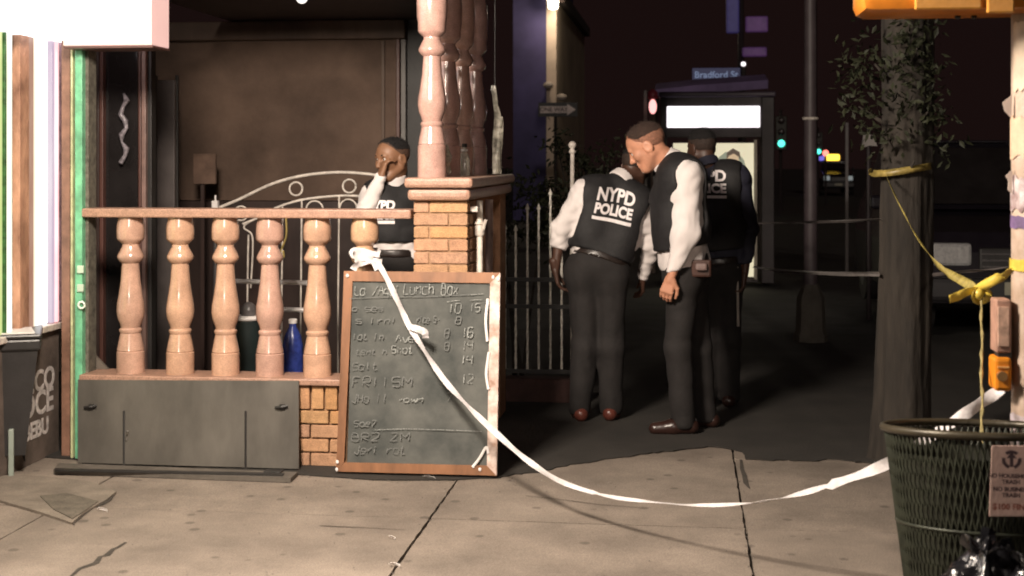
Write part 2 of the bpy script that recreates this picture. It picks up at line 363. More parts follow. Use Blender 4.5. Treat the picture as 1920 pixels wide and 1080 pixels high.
# ------------------------------------------------------------------ brick pier with cap and colonettes
px0, px1 = P(774,450,7.0).x, P(878,450,7.0).x
zc = P(820,376,7.0).z; zt = P(820,333,6.95).z
pier = thing('brick_pier', 'orange brick pier with two-step granite cap behind the chalkboard', 'pier', ((px0+px1)/2, 7.12, 0))
mb = MB(); mb.box((px0+.012, 7.012, 0), (px1-.012, 7.30, zc)); obj('core', mb, mortar, pier)
bricks(pier, px0, px1, zc - 21*.0655, zc, 7.0, .203, .0655, random.Random(11), offs=[.085, .187])
# return side of the pier: headers seen edge-on
nb = 0; src = {}
for r_ in range(21):
    z = zc - (r_ + 1) * .0655
    for (ya, yb) in (((7.055, 7.14), (7.14, 7.30)) if r_ % 2 else ((7.055, 7.22), (7.22, 7.30))):
        k = (round(yb-ya, 3), nb % 3); pos = Vector((px1 - .02, (ya+yb)/2, z + .033)); nb += 1
        if k not in src:
            b2 = MB(); h_ = (yb-ya-.009)/2; b2.box(pos + Vector((0,-h_,-.028)), pos + Vector((.02,h_,.028)), .003); src[k] = obj('brick', b2, brick_m[nb % 5], pier, loc=pos - wloc(pier))
        else: inst(src[k], 'brick', pier, pos)
zm = P(820,354,6.97).z
cx0, cx1 = P(758,340,6.95).x, P(880,340,6.95).x
yend = 8.72
mb = MB(); mb.box((cx0, 6.93, zm + .004), (cx1 + .02, yend, zt), .018); obj('cap', mb, granite_r, pier)
mb = MB(); mb.box((cx0 + .012, 6.955, zc), (cx1 + .004, yend - .02, zm), .022); obj('cap_moulding', mb, granite_r, pier)
# rear pier and lintel carrying the long cap
mb = MB(); mb.box((px0 + .02, 8.40, 0), (px1 - .02, 8.66, zc)); obj('rear_pier', mb, brick_m[2], pier)
colx = (P(810,300,7.06).x)
cprof = [(75,985),(75,865)] + prof[2:-4]
labels = ['pink granite column standing nearest on the pier cap', 'granite column half hidden just behind the nearest column on the cap', 'third granite column back along the pier cap, behind the clear bottle', 'rearmost granite column at the far end of the pier cap']
H1 = .81
for k, yy in enumerate((7.06, 7.46, 7.86, 8.30)):
    p_ = [(.0745, 0)] + [(r_/75*.0735, .055 + (985-y)/840*H1) for r_, y in prof[1:-3]]
    zz = p_[-1][1]; p_ += [(.078, zz+.03), (.080, zz+.12), (.076, zz+.2), (.066, zz+.26), (.066, zz+.3), (.085, zz+.32), (.085, zz+.4)]
    mb = MB(); mb.lathe((colx + k*.012, yy, zt), p_)
    o = obj('stone_column', mb, granite_c, loc=(colx + k*.012, yy, zt), smooth=True, angle=35); tag(o, labels[k], 'column', 'granite columns on the pier cap')
ztop = zt + p_[-1][1]

# ------------------------------------------------------------------ porch behind the balustrade
YB = 10.0
back = thing('porch_wall', 'brown plaster porch wall with dark trim behind the balustrade', 'wall', (P(560,400,YB).x, YB, 0))
xl, xr = P(150,300,YB).x, P(744,300,YB).x; zp = P(560,76,YB).z; zq = P(560,40,YB).z
mb = MB(); mb.box((xl, YB, 1.28), (xr, YB+.15, zp)); obj('plaster', mb, brownwall, back)
mb = MB(); mb.box((xl, YB-.03, 0), (xr+.1, YB+.15, 1.275)); obj('wainscot', mb, darkwood, back)
mb = MB(); mb.box((xl, YB-.06, zp+.002), (P(762,60,YB).x, YB+.15, zq), .01); obj('cornice', mb, browntrim, back)
mb = MB(); mb.box((xr+.003, YB-.05, 1.278), (P(752,300,YB).x, YB+.15, zp), .006); obj('corner_post', mb, redwood, back)
mb = MB(); mb.box((P(753,300,YB).x, YB-.03, 1.278), (P(762,300,YB).x, YB+.15, zp), .004); obj('corner_bead', mb, M('grey_bead', (.16,.15,.14), r=.5), back)
mb = MB(); mb.box((P(716,120,YB).x, YB-.02, 1.3), (P(722,120,YB).x, YB-.001, zp-.01), .003); obj('batten', mb, browntrim, back)
mb = MB(); mb.box((P(763,300,YB).x, YB+.02, 0), (P(800,300,YB).x, YB+.15, zq+.2)); obj('dark_return', mb, dark_m, back)
ceil = MB(); ceil.box((P(140,10,7.3).x, 7.35, zq+.003), (P(772,10,7.3).x, YB+.2, zq+.12))
o = obj('porch_ceiling', ceil, M('porch_ceiling_paint', (.05,.034,.036), r=.6, var=.25, s=3), loc=(P(450,10,8.5).x, 8.6, zq)); struct(o)
mb = MB(); mb.sphere(P(566,-4,8.6) + Vector((0,0,0)), .037, 14); mb2 = MB()
bulb = thing('ceiling_bulb', 'small white globe bulb hanging under the porch ceiling', 'lamp', P(566,-4,8.6))
obj('globe', mb, M('bulb', (.8,.8,.75), r=.3, em=(1,.93,.85), es=.9), bulb, smooth=True)
pb = P(566,-4,8.6); mb = MB(); mb.tube([pb + Vector((0,0,.03)), Vector((pb.x, pb.y, zq+.01))], .014, 10); obj('holder', mb, dark_m, bulb)

# glazed entrance at the porch's left
YD = 7.75
door = thing('glass_door', 'dark glass door with red-brown wooden posts behind the left balusters', 'door', (P(225,600,YD).x, YD, 0))
zd1 = P(225,84,YD).z + .25
def post(u0, u1, y, mat, par, name, z0=0., z1=zd1, d=.07):
    mb = MB(); mb.box((P(u0,300,y).x, y, z0), (P(u1,300,y).x, y + d, z1), .004); return obj(name, mb, mat, par)
post(163, 185, YD, darkwood, door, 'jamb'); post(186, 193, YD-.012, redwood, door, 'post'); post(194, 258, YD+.03, glass_d, door, 'pane', .25, zd1, .01)
post(194, 258, YD+.01, darkwood, door, 'bottom_rail', 0, .247, .05)
post(259, 264, YD-.01, redwood, door, 'post'); post(265, 273, YD-.02, M('pale_edge', (.22,.14,.12), r=.4, var=.3, s=9), door, 'door_edge'); post(274, 284, YD+.01, dark_m, door, 'jamb')
# crumpled strip shaped to stand in for reflections on the glass
mb = MB()
for k in range(9):
    v = 190 + k*12; p = P(232 + 5*math.sin(k*1.9), v, YD-.004); mb.add([p+Vector((-.012,0,-.012)), p+Vector((.014,-.004,-.006)), p+Vector((.004,-.006,.014)), p+Vector((-.01,-.002,.011))], [(0,1,2,3)])
pk = MB(); path = [P(232 + 6*math.sin(k*1.7), 175 + k*13, YD-.02) for k in range(11)]
pk.tube(path, [.006 + .012*abs(math.sin(k*1.35)) for k in range(11)], 7)
tag(obj('glass_reflection', pk, M('reflection_film', (.22,.2,.22), r=.18, var=.6, s=35, bump=.6, bs=40), loc=P(232,305,YD-.02)), 'crumpled pale strip standing in for reflections on the dark glass door', 'reflection')
gp = thing('grey_shutter', 'tall narrow grey shutter leaf standing deeper in the porch beside the door', 'shutter', (P(310,600,8.9).x, 8.9, 0))
greyp = M('grey_leaf', (.115,.098,.095), r=.5, var=.25, s=5)
post(294, 327, 8.9, greyp, gp, 'leaf', 0, P(310,150,8.9).z, .04); post(286, 293, 8.95, dark_m, gp, 'stile', 0, P(310,140,8.9).z, .03); post(328, 333, 8.95, dark_m, gp, 'stile', 0, P(310,140,8.9).z, .03)
mb = MB(); mb.box(P(362,345,9.5), P(404,288,9.5) + Vector((0,.03,0)), .004)
nt = thing('pinned_notice', 'brown cardboard notice on the porch wall left of the arched gate', 'notice', P(383,345,9.5)); obj('card', mb, M('cardboard', (.15,.095,.07), r=.9, var=.3, s=9), nt)
mb = MB(); mb.box(P(376,345,9.52)+Vector((0,0,-1.3)), P(380,345,9.52)+Vector((.01,.02,0))); obj('stake', mb, darkwood, nt)

# ornate white gate
YG = 8.55
gate = thing('arched_gate', 'white wrought iron gate with arched top rails and rings behind the balustrade', 'gate', (P(580,600,YG).x, YG, 0))
def curve(pix, r_, name, par, Y=YG, k=8, mat=white_met, n=7):
    mb = MB(); mb.tube(spline([P(u, v, Y) for u, v in pix], k), r_, n); return obj(name, mb, mat, par, smooth=True)
curve([(412,389),(450,373),(510,345),(570,329),(640,323),(710,329),(770,343)], .0105, 'top_rail', gate)
curve([(455,420),(480,410),(515,391),(560,376),(610,369),(660,367),(720,371),(770,380)], .0085, 'lower_rail', gate)
for (u, v) in ((555,354),(655,349),(735,356)):
    mb = MB(); c = P(u,v,YG); mb.tube([c + Vector((.042*math.cos(t*math.pi/10), 0, .042*math.sin(t*math.pi/10))) for t in range(21)], .007, 6); obj('ring', mb, white_met, gate, smooth=True)
for (u, v, rr) in ((590,393,.055),(653,390,.055),(452,400,.045),(715,392,.055)):
    mb = MB(); c = P(u,v,YG); mb.tube([c + Vector((rr*math.cos(t*math.pi/10), 0, rr*math.sin(t*math.pi/10))) for t in range(21)], .006, 6); obj('scroll_ring', mb, white_met, gate, smooth=True)
for u, v0 in ((466,440),(530,384),(566,374),(636,368),(700,370),(745,376)):
    mb = MB(); pt = [P(u,v0,YG), P(u-1,480,YG), P(u-2,560,YG), Vector((P(u-2,560,YG).x, YG, .02))]; mb.tube(pt, .0058, 6); obj('bar', mb, white_met, gate)
curve([(484,408),(462,420),(458,428),(472,440),(474,470),(470,540)], .006, 'scroll', gate)
curve([(536,400),(537,440),(530,462),(526,475),(532,482),(531,470)], .0075, 'scroll', gate, mat=M('brass', (.55,.42,.15), r=.3, metal=.6))
mb = MB(); mb.tube([Vector((P(404,380,YG).x, YG, 0)), P(404,386,YG)], .016, 10); obj('gate_post', mb, M('dark_post', (.05,.045,.045), r=.4), gate)
mb = MB(); mb.box(P(404,391,YG)+Vector((-.02,-.02,0)), P(404,376,YG)+Vector((.02,.02,0)), .005); mb.tube([P(404,376,YG), P(404,366,YG)], .006, 6); obj('post_cap', mb, glossw, gate)
# white rack of rails, blue jug and small bin between the balusters
YR = 7.75
rk = thing('white_rack', 'white tubular metal rack with two rails standing behind the balusters', 'rack', (P(510,700,YR).x, YR, 0))
for (u0, v0, u1, v1) in ((436,527,600,531),(520,580,600,582)):
    mb = MB(); mb.tube([P(u0,v0,YR), P(u1,v1,YR)], .014, 10); obj('rail', mb, glossw, rk, smooth=True)
for u, v in ((602,520),(516,575)):
    mb = MB(); mb.tube([P(u,v,YR+.02), Vector((P(u,v,YR+.02).x, YR+.02, 0))], .011, 8); obj('leg', mb, M('rack_leg', (.09,.08,.08), r=.5), rk, smooth=True)
jx = P(549,700,7.5)
mb = MB(); mb.lathe((jx.x, 7.5, 0), [(.05,0),(.058,.02),(.058,.16),(.052,.2),(.058,.24),(.058,P(549,628,7.5).z-.06),(.045,P(549,618,7.5).z-.03),(.02,P(549,612,7.5).z),(.02,P(549,606,7.5).z)], 20)
jug = thing('blue_jug', 'blue plastic water jug standing behind the balusters', 'jug', (jx.x, 7.5, 0)); obj('jug_body', mb, M('blue_pl', (.03,.05,.24), r=.25, var=.4, s=20, bump=.3, bs=20), jug, smooth=True, angle=40)
mb = MB(); zj = P(549,606,7.5).z; mb.lathe((jx.x, 7.5, zj), [(.024,0),(.024,.02),(.02,.025)], 14); obj('cap', mb, glossw, jug)
jx = P(463,600,7.65)
bn = thing('small_bin', 'small dark bin with white rim seen between the third and fourth balusters', 'bin', (jx.x, 7.65, 0))
zj = P(463,600,7.65).z; mb = MB(); mb.lathe((jx.x,7.65,0), [(.06,0),(.075,zj-.02),(.075,zj)], 20); obj('bin_body', mb, M('bin_dk', (.02,.03,.03), r=.4), bn, smooth=True, angle=40)
mb = MB(); mb.lathe((jx.x,7.65,zj+.001), [(.08,0),(.083,.012),(.08,.024)], 20); obj('rim', mb, glossw, bn, smooth=True)
mb = MB(); mb.sphere((jx.x+.01,7.65,zj+.05), .045, 12, (1,1,1.2)); obj('bag_top', mb, M('greybag', (.12,.11,.11), r=.3, bump=.5, bs=30), bn, smooth=True)
# dark interior floor mat / wall under the glazed door
xo = P(170,700,7.14).x; mb = MB(); mb.prism([(xo,7.135,zl1+.001),(xo+.1,7.135,zl1+.001),(xo,7.15,zl1+.09)], (0,.02,0))
tag(obj('board_offcut', mb, M('offcut', (.12,.10,.08), r=.8), loc=(xo,7.14,zl1)), 'triangular grey board scrap on the ledge left of the first baluster', 'board')

# ------------------------------------------------------------------ lit shop front on the left (its wall runs towards the camera)
XW = PX(106, 855, -3.36).x
shop = thing('lit_shop', 'brightly lit shop front with coloured neon strips at the left edge', 'shop front', (XW, 6.6, 0))
def yof(u): return PX(u, 400, XW).y
zs = PX(85, 622, XW).z; ztp = 2.95; YE = yof(110)
mb = MB(); mb.box((XW-.25, 3.2, 0), (XW, YE, zs)); obj('base_wall', mb, M('shop_base', (.10,.075,.06), r=.8, var=.35, s=5, bump=.3, c2=(.17,.13,.11)), shop)
mb = MB(); mb.box((XW-.24, 3.2, zs+.002), (XW+.03, YE, zs+.035), .004); obj('sill', mb, white_met, shop)
def strip(u0, u1, mat, name, dx=0., z0=None, z1=ztp, th=.05):
    mb = MB(); mb.box((XW-th+dx, yof(u0)+.002, (zs+.04) if z0 is None else z0), (XW+dx, yof(u1)-.002, z1), .003); return obj(name, mb, mat, shop)
def neon(n, c, e, es, **k): return M(n, c, r=.4, em=e, es=es, **k)
PN = lambda n, c, c2, es, sc_=5: neon(n, c, (1,1,1), es, c2=c2, s=sc_, emtex=True, stretch=(1,1,.16))
strip(-260, 5, PN('pane_lime', (.50,.72,.16), (.92,.95,.45), .55), 'lit_pane'); strip(5.5, 9, M('frame_green', (.03,.10,.03), r=.4, var=.5, s=30), 'mullion', .012)
strip(9.5, 22, PN('pane_yellow', (.85,.88,.42), (1,.98,.85), .9), 'lit_pane', .004)
strip(23, 31, M('blue_pane', (.10,.13,.20), r=.2, var=.7, s=9, stretch=(1,1,.4)), 'blue_pane', -.02)
strip(32, 50, M('red_brown_pilaster', (.30,.13,.08), r=.7, var=.6, s=6, bump=.4, c2=(.62,.34,.22), stretch=(1,1,.5)), 'pilaster', .015)
strip(50.5, 61, PN('pane_rose', (.75,.30,.20), (1,.66,.5), .3, 7), 'lit_pane', .008)
strip(62, 69, PN('pane_cream', (1,.80,.48), (1,.95,.75), .8), 'lit_pane', -.006)
strip(69.5, 93, PN('pane_white', (1,.90,.90), (1,1,1), 1.5), 'lit_pane', -.01)
strip(93.5, 99, PN('tube_lilac', (.78,.55,.85), (.95,.85,.95), .42), 'lit_or_added_tube', .012)
strip(99.5, 104, PN('added_tube_pink', (1,.40,.42), (1,.72,.72), 1.1), 'lit_or_added_tube', .02)  # pink tube added to spread a pink glow beside it
strip(105, 113, M('lilac_strip', (.50,.34,.40), r=.5, var=.45, s=30), 'lilac_strip', .01)
# light box above the window
mb = MB(); mb.box((XW-.05, 3.2, PX(60,70,XW).z), (XW+.14, YE+.02, 2.95), .01); obj('light_box', mb, neon('lightbox', (1,.84,.84), (1,1,1), 1.8, c2=(1,.97,.95), s=2.5, emtex=True), shop)
# painted lettering on the base wall
lw = M('wall_lettering', (.55,.50,.48), r=.8, var=.4, s=40)
for (body, u, v, sz) in (('A.CO', 72, 716, .155), ('DCE', 72, 758, .175), ('BEBU', 68, 806, .12)):
    c = PX(u, v, XW); t_ = text_mb(body, sz, .004, .001); place_text(t_, (XW+.002, c.y, c.z), (0,1,0), (0,0,1)); obj('lettering', t_, lw, shop)
# gate guide rails at the corner
rl = thing('gate_rail', 'shutter guide rail coloured green for the neon light on it, with padlock plates at the left end of the balustrade', 'rail', (P(150,700,6.98).x, 6.98, 0))
def vpost(u0, u1, Y, mat, par, name, d=.06, z1=3.0, z0=0., bev=.003):
    mb = MB(); mb.box((P(u0,400,Y).x, Y, z0), (P(u1,400,Y).x, Y+d, z1), bev); return obj(name, mb, mat, par)
vpost(115, 131, 7.04, M('rust_rail', (.20,.105,.07), r=.6, var=.35, s=10, bump=.2), rl, 'rust_channel', .08)
vpost(132, 136, 6.99, M('cream_edge', (.5,.52,.3), r=.4, var=.3, s=12), rl, 'edge_strip', .05)
vpost(136.6, 140, 7.06, dark_m, rl, 'slot', .05)
vpost(140.5, 154, 6.98, green_lit, rl, 'green_lit_channel', .09)
vpost(154.6, 166, 7.02, M('stone_edge', (.13,.12,.095), r=.8, var=.5, s=28, bump=.5), rl, 'stone_edge', .1)
for v in (505, 540):
    mb = MB(); p = P(152,v,6.975); mb.box(p+Vector((-.02,-.008,-.02)), p+Vector((.016,.004,.02)), .003); obj('lock_plate', mb, M('lock_plate', (.55,.68,.55), r=.4), rl)
mb = MB(); c = P(153,572,6.968); mb.tube([c + Vector((.017*math.cos(t*math.pi/8), 0, .017*math.sin(t*math.pi/8))) for t in range(17)], .006, 8); obj('ring', mb, M('lock_ring', (.75,.85,.75), r=.35), rl, smooth=True)
# white fascia sign at the top left
sg = thing('fascia_sign', 'pinkish white blank fascia sign box hanging above the dark door', 'sign', (P(220,85,6.9).x, 6.9, P(220,85,6.9).z))
xs0, xs1, zf = P(118,85,6.85).x, P(284,85,6.85).x, P(220,85,6.85).z
mb = MB(); mb.box((xs0, 6.85, zf), (xs1, 7.1, zf+.75), .006); obj('sign_box', mb, M('sign_face', (.72,.52,.49), r=.5, var=.1, s=3, em=(1,.60,.57), es=.28), sg)  # face glows weakly to carry lamplight and pink glare
mb = MB(); mb.box((xs0, 6.86, zf-.012), (xs1+.003, 7.1, zf-.001)); obj('bottom_trim', mb, redwood, sg)
# floodlight on an arm from the shop, just above the view
LP = Vector((-1.75, 3.9, 3.0))
fl = thing('floodlight', 'white floodlight on an arm above the lit shop front', 'floodlight', LP)
mb = MB(); mb.box((-.16,-.05,-.11), (.16,.07,.11), .015); mb.xf(Matrix.Translation(LP) @ Matrix.Rotation(R(-35), 4, 'Z') @ Matrix.Rotation(R(35), 4, 'X')); obj('housing', mb, M('lamp_housing', (.3,.3,.3), r=.4, metal=.7), fl)
mb = MB(); mb.tube([(XW-.1, LP.y, 2.9), (XW+.5, LP.y, 3.12), (LP.x, LP.y, LP.z+.02)], .022, 8); obj('arm', mb, dark_m, fl)
ld = bpy.data.lights.new('floodlight_lamp', 'AREA'); ld.shape = 'RECTANGLE'; ld.size = .7; ld.size_y = .5; ld.energy = 186; ld.color = (1, .86, .72)
lo = bpy.data.objects.new('floodlight_lamp', ld); col.objects.link(lo); lo.parent = fl
aim = Vector((-.1, 7.0, .5)) - LP; lo.rotation_euler = (-aim).to_track_quat('Z', 'Y').to_euler(); lo.location = aim.normalized() * .16
# wheelie bin
bp = G(20, 880)
wb = thing('wheelie_bin', 'black plastic wheelie bin with papers on its lid at the left edge', 'bin', (bp.x-.12, 6.62, 0))
c0b = P(77,634,6.6); zt_ = c0b.z
BT = Matrix.Translation((c0b.x, 6.6, 0)) @ Matrix.Rotation(R(25), 4, 'Z')      # origin: front right edge of the rim
def binpart(name, mb, mat, **k): mb.xf(BT); return obj(name, mb, mat, wb, **k)
mb = MB(); mb.add([(-.31,.04,.10),(-.075,.04,.10),(-.075,.34,.10),(-.31,.34,.10),(-.33,.012,zt_-.05),(-.014,.012,zt_-.05),(-.014,.4,zt_-.05),(-.33,.4,zt_-.05)], [(3,2,1,0),(4,5,6,7),(0,1,5,4),(1,2,6,5),(2,3,7,6),(3,0,4,7)]); binpart('bin_body', mb, blackpl)
mb = MB(); mb.box((-.335,-.004,zt_-.06),(.0,.41,zt_-.004),.01); binpart('rim', mb, blackpl)
mb = MB(); mb.box((-.335,-.012,zt_-.002),(.004,.415,zt_+.022),.01); binpart('lid', mb, blackpl)
mb = MB(); mb.tube([(-.30,.30,.1),(-.08,.30,.1)], .1, 18); binpart('wheel', mb, dark_m, smooth=True, angle=40)
mb = MB(); mb.box((-.155,-.006,.0),(-.128,.03,.24),.006); binpart('foot_strut', mb, M('pale_plastic', (.26,.30,.26), r=.5))
mb = MB(); z_ = zt_+.024; mb.add([(-.3,.01,z_),(-.03,.005,z_),(-.05,.2,z_),(-.3,.25,z_),(-.3,.01,z_+.004),(-.03,.005,z_+.007),(-.05,.2,z_+.012),(-.3,.25,z_+.005)], [(3,2,1,0),(4,5,6,7),(0,1,5,4),(1,2,6,5),(2,3,7,6),(3,0,4,7)]); mb.xf(BT)
xr1 = c0b.x
tag(obj('paper_sheet', mb, glossw, loc=(xr1-.2,6.75,z_)), 'white papers lying on the lid of the black wheelie bin', 'papers')

# ------------------------------------------------------------------ chalkboard
cb = thing('chalkboard', 'wood framed chalkboard menu leaning against the brick pier', 'chalkboard', (G(785,890).x, 6.86, 0))
BL, BR, TR, TL = P(630,884,6.80), P(931,892,6.80), P(938,511,6.925), P(645,508,6.925)
dz = min(BL.z, BR.z); 
for p in (BL, BR): p.z = max(p.z - 0, .003)
def cbp(u, v, push=0.):                          # photo pixel -> board plane
    n = (BR-BL).cross(TL-BL).normalized(); d = ray(u, v); t = (BL-CAM).dot(n)/d.dot(n); return CAM + d*t + n*(push if n.y < 0 else -push)
def cbbox(pix, th, name, mat, push=0):
    mb = MB(); pts = [cbp(u,v,push) for u,v in pix]; nn = (pts[1]-pts[0]).cross(pts[3]-pts[0]).normalized()
    if nn.y < 0: nn = -nn
    mb.prism(pts, nn*th); return obj(name, mb, mat, cb)
cbbox([(650,868),(915,874),(921,530),(660,527)], .012, 'slate', slate, -.012)
cbbox([(645,512),(655,866),(632,866),(645,512)][0:0] or [(630,884),(645,867),(661,527),(645,508)], .03, 'frame_side', wood)
cbbox([(645,508),(661,527),(919,531),(938,511)], .03, 'frame_top', wood, .0005)
cbbox([(938,511),(919,531),(913,873),(931,892)], .03, 'frame_side', wood_worn)
cbbox([(931,892),(913,873),(646,867),(630,884)], .03, 'frame_bottom', wood, .0005)
for u, v in ((633,866),(632,880),(900,880),(925,520),(935,524),(652,517)):
    mb = MB(); p = cbp(u,v,.006); mb.sphere(p, .008, 8, (1,.5,1.2)); obj('staple', mb, glossw, cb)
for pts in ([(886,876),(900,858),(912,838),(916,850)], [(915,560),(911,600),(914,640)], [(917,660),(912,700),(916,730)]):
    mb = ribbon(spline([cbp(u,v,.006) for u,v in pts], 5), .013, 0, 2); obj('paper_shred', mb, glossw, cb)
GL = {'L':"08 02 32",'a':"36 06 02 32;36 32",'q':"36 06 03 33;36 30",'u':"06 02 32;36 32",'n':"06 02;05 26 36 32",'c':"36 06 02 32",'h':"08 02;05 26 35 32",'B':"08 02 32 35 05;08 28 35",'o':"06 36 32 02 06",'x':"06 32;36 02",'A':"02 28 42;15 35",'s':"36 06 04 34 32 02",'i':"06 02;07 18",'0':"08 38 32 02 08",'1':"28 22",'2':"08 38 35 02 32",'4':"08 05 35;38 32",'5':"38 08 05 35 32 02",'6':"38 08 02 32 35 05",'7':"08 38 12",'8':"08 38 32 02 08;05 35",'F':"38 08 02;05 25",'r':"06 02;04 26 36",'I':"18 12",'S':"38 08 05 35 32 02",'H':"08 02;38 32;05 35",'M':"02 08 25 48 42",'J':"38 32 12 03",'l':"18 12",'-':"15 35",'w':"06 12 25 32 46",'e':"04 34 36 06 02 32",'R':"02 08 38 35 05 32",'t':"18 12 32;06 26",'Z':"08 38 02 32",'v':"06 22 46",'d':"38 32 02 06 36",'k':"08 02;36 04 32",'T':"08 48;28 22",'E':"38 08 02 32;05 25",'P':"02 08 38 35 05",'/':"02 48",'m':"06 02;05 16 22;25 46 42",'f':"38 18 12;05 25"}
def scrawl(txt, u, v, w, h, mat, seed, th=1.8, slope=0.):
    """hand-written chalk strokes, drawn as thin raised strips on the slate"""
    rr = random.Random(seed); mb = MB(); adv = w / max(1, len(txt))
    for k, ch in enumerate(txt):
        if ch == ' ' or ch not in GL: continue
        for st in GL[ch].split(';'):
            q = [(u + k*adv + (int(p[0])/4.6)*adv + rr.uniform(-.7,.7) + (int(p[1])-5)*.25, v - (int(p[1])-2)/6*h + rr.uniform(-.8,.8) + slope*k) for p in st.split()]
            if len(q) < 2: continue
            pts = spline([cbp(a, b, .0006) for a, b in q], 3)
            mb2 = ribbon(pts, th/365*rr.uniform(.55,1.25), 0, 0, 0, .0003, 0); mb.add(mb2.v, mb2.f)
    if mb.v: struct(obj('chalk_writing', mb, mat, cb), 'stuff')
scrawl('La /Aqui', 666, 553, 88, 17, chalk, 1); scrawl('Lunch Box', 758, 551, 105, 20, chalk, 2, 1.6)
for pts in ([(655,560),(720,557),(800,556),(905,551)],):
    mb = ribbon(spline([cbp(u,v,.001) for u,v in pts], 6), .003, 0, 0, 0, .0003, 0); obj('chalk_line', mb, chalk_f, cb)
mb = ribbon(spline([cbp(u,v,.001) for u,v in ((700,806),(760,804),(800,805),(860,807),(903,809))], 6), .003, 0, 0, 0, .0003, 0); obj('chalk_line', mb, chalk, cb)
for a in ((838,566,862,563),(883,553,906,551),(881,563,906,562)):
    mb = ribbon([cbp(a[0],a[1],.001), cbp((a[0]+a[2])/2,(a[1]+a[3])/2-.5,.001), cbp(a[2],a[3],.001)], .003, 0, 0, 0, .0003, 0); obj('chalk_line', mb, chalk, cb)
for t_, u, v, w, h, m_, sd in (('10',840,585,28,15,chalk,3),('15',880,584,24,15,chalk,4),('8',855,606,12,12,chalk_f,5),('8',834,632,12,15,chalk_f,6),('16',866,632,24,17,chalk,7),('8',834,656,12,14,chalk_f,8),('14',866,655,24,16,chalk,9),('14',863,682,26,15,chalk,10),('12',864,718,26,16,chalk,11),('7',838,752,14,15,chalk_f,12),
    ('a ses',662,583,60,10,chalk_f,13),('rice S-',782,605,44,12,chalk_f,14),('s lrnl',668,606,80,10,chalk_f,15),('Ave',742,641,38,13,chalk,16),('lot ln',662,636,60,11,chalk_f,17),('Shot',735,662,42,13,chalk,18),('tent h',668,664,60,10,chalk_f,19),('Salt',662,693,50,13,chalk_f,20),('FRIISM',662,724,112,17,chalk_f,21),('JHa II',660,754,70,15,chalk_f,22),('-own',745,754,52,10,chalk,23),('Soe7',665,799,42,11,chalk_f,24),('BR2 ZM',660,826,110,14,chalk_f,25),('Jeri rot',665,850,98,14,chalk_f,26)):
    scrawl(t_, u, v, w, h, m_, sd)

# scraps on the pavement
for (u, v, nm, lab, sc_) in ((805,899,'paper_curl','curled white paper scrap on the pavement under the chalkboard',.028),(740,1064,'paper_scrap','small pale scrap lying in the pavement joint at the bottom',.02),(192,960,'paper_scrap','tiny white scrap beside the dark pavement patch',.022),(735,1012,'leaf_scrap','faint pale scrap left of the pavement joint',.012)):
    c = G(u, v); mb = ribbon([c + Vector((sc_*math.cos(t*.5), sc_*.6*math.sin(t*.5), .004 + .002*t)) for t in range(7)], .014, .6, u, .2)
    tag(obj(nm, mb, glossw, loc=c), lab, 'litter')

# ------------------------------------------------------------------ white barrier tape, knotted on the sixth baluster
kn = P(690, 486, 6.97)
tp = thing('barrier_tape', 'long white barrier tape sagging from the baluster knot to the signal pole', 'tape', kn)
path = [(700,480,6.965),(722,516,6.86),(748,570,6.83),(768,612,6.80),(800,664,6.76),(835,715,6.70),(880,764,6.6),(930,812,6.45),(985,860,6.3),(1050,902,6.1),(1130,928,5.9),(1210,940,5.72),(1300,947,5.55),(1400,944,5.38),(1490,928,5.24),(1570,905,5.1),(1670,866,4.98),(1765,806,4.88),(1830,762,4.84),(1880,728,4.80)]
tw = lambda t: .25 + 1.15*math.sin(t*math.pi)**2*(.5+.5*math.sin(t*9)) + (.9 if .52 < t < .78 else 0)
obj('strip', ribbon(spline([P(*q) for q in path], 9), lambda t: (.029 if t < .42 else .029-.014*math.sin((t-.42)/.36*math.pi) if t < .78 else .04), tw, 1, .6), white_pl, tp, smooth=True, angle=40)
for pts in ([(700,484,6.95),(676,478,6.945),(662,480,6.95),(664,470,6.98),(690,474,6.955),(712,478,6.96)], [(700,486,6.94),(680,492,6.935),(668,498,6.94),(662,506,6.93)], [(698,488,6.94),(704,496,6.93),(708,506,6.92)], [(664,486,6.945),(680,484,6.94),(700,490,6.938),(716,492,6.945)], [(768,612,6.79),(786,618,6.78),(797,624,6.77),(798,634,6.77)]):
    obj('knot_loop', ribbon(spline([P(*q) for q in pts], 7), .034, .3, pts[0][0], .5), white_pl, tp, smooth=True, angle=40)
# loop right round the baluster
c = Vector((bxs[5], 7.06, P(684,478,6.97).z)); mb = ribbon([c + Vector((.068*math.cos(t*math.pi/12), .068*math.sin(t*math.pi/12), .01*math.sin(t*.5))) for t in range(25)], .04, 0, 3, .2); obj('loop', mb, white_pl, tp, smooth=True)

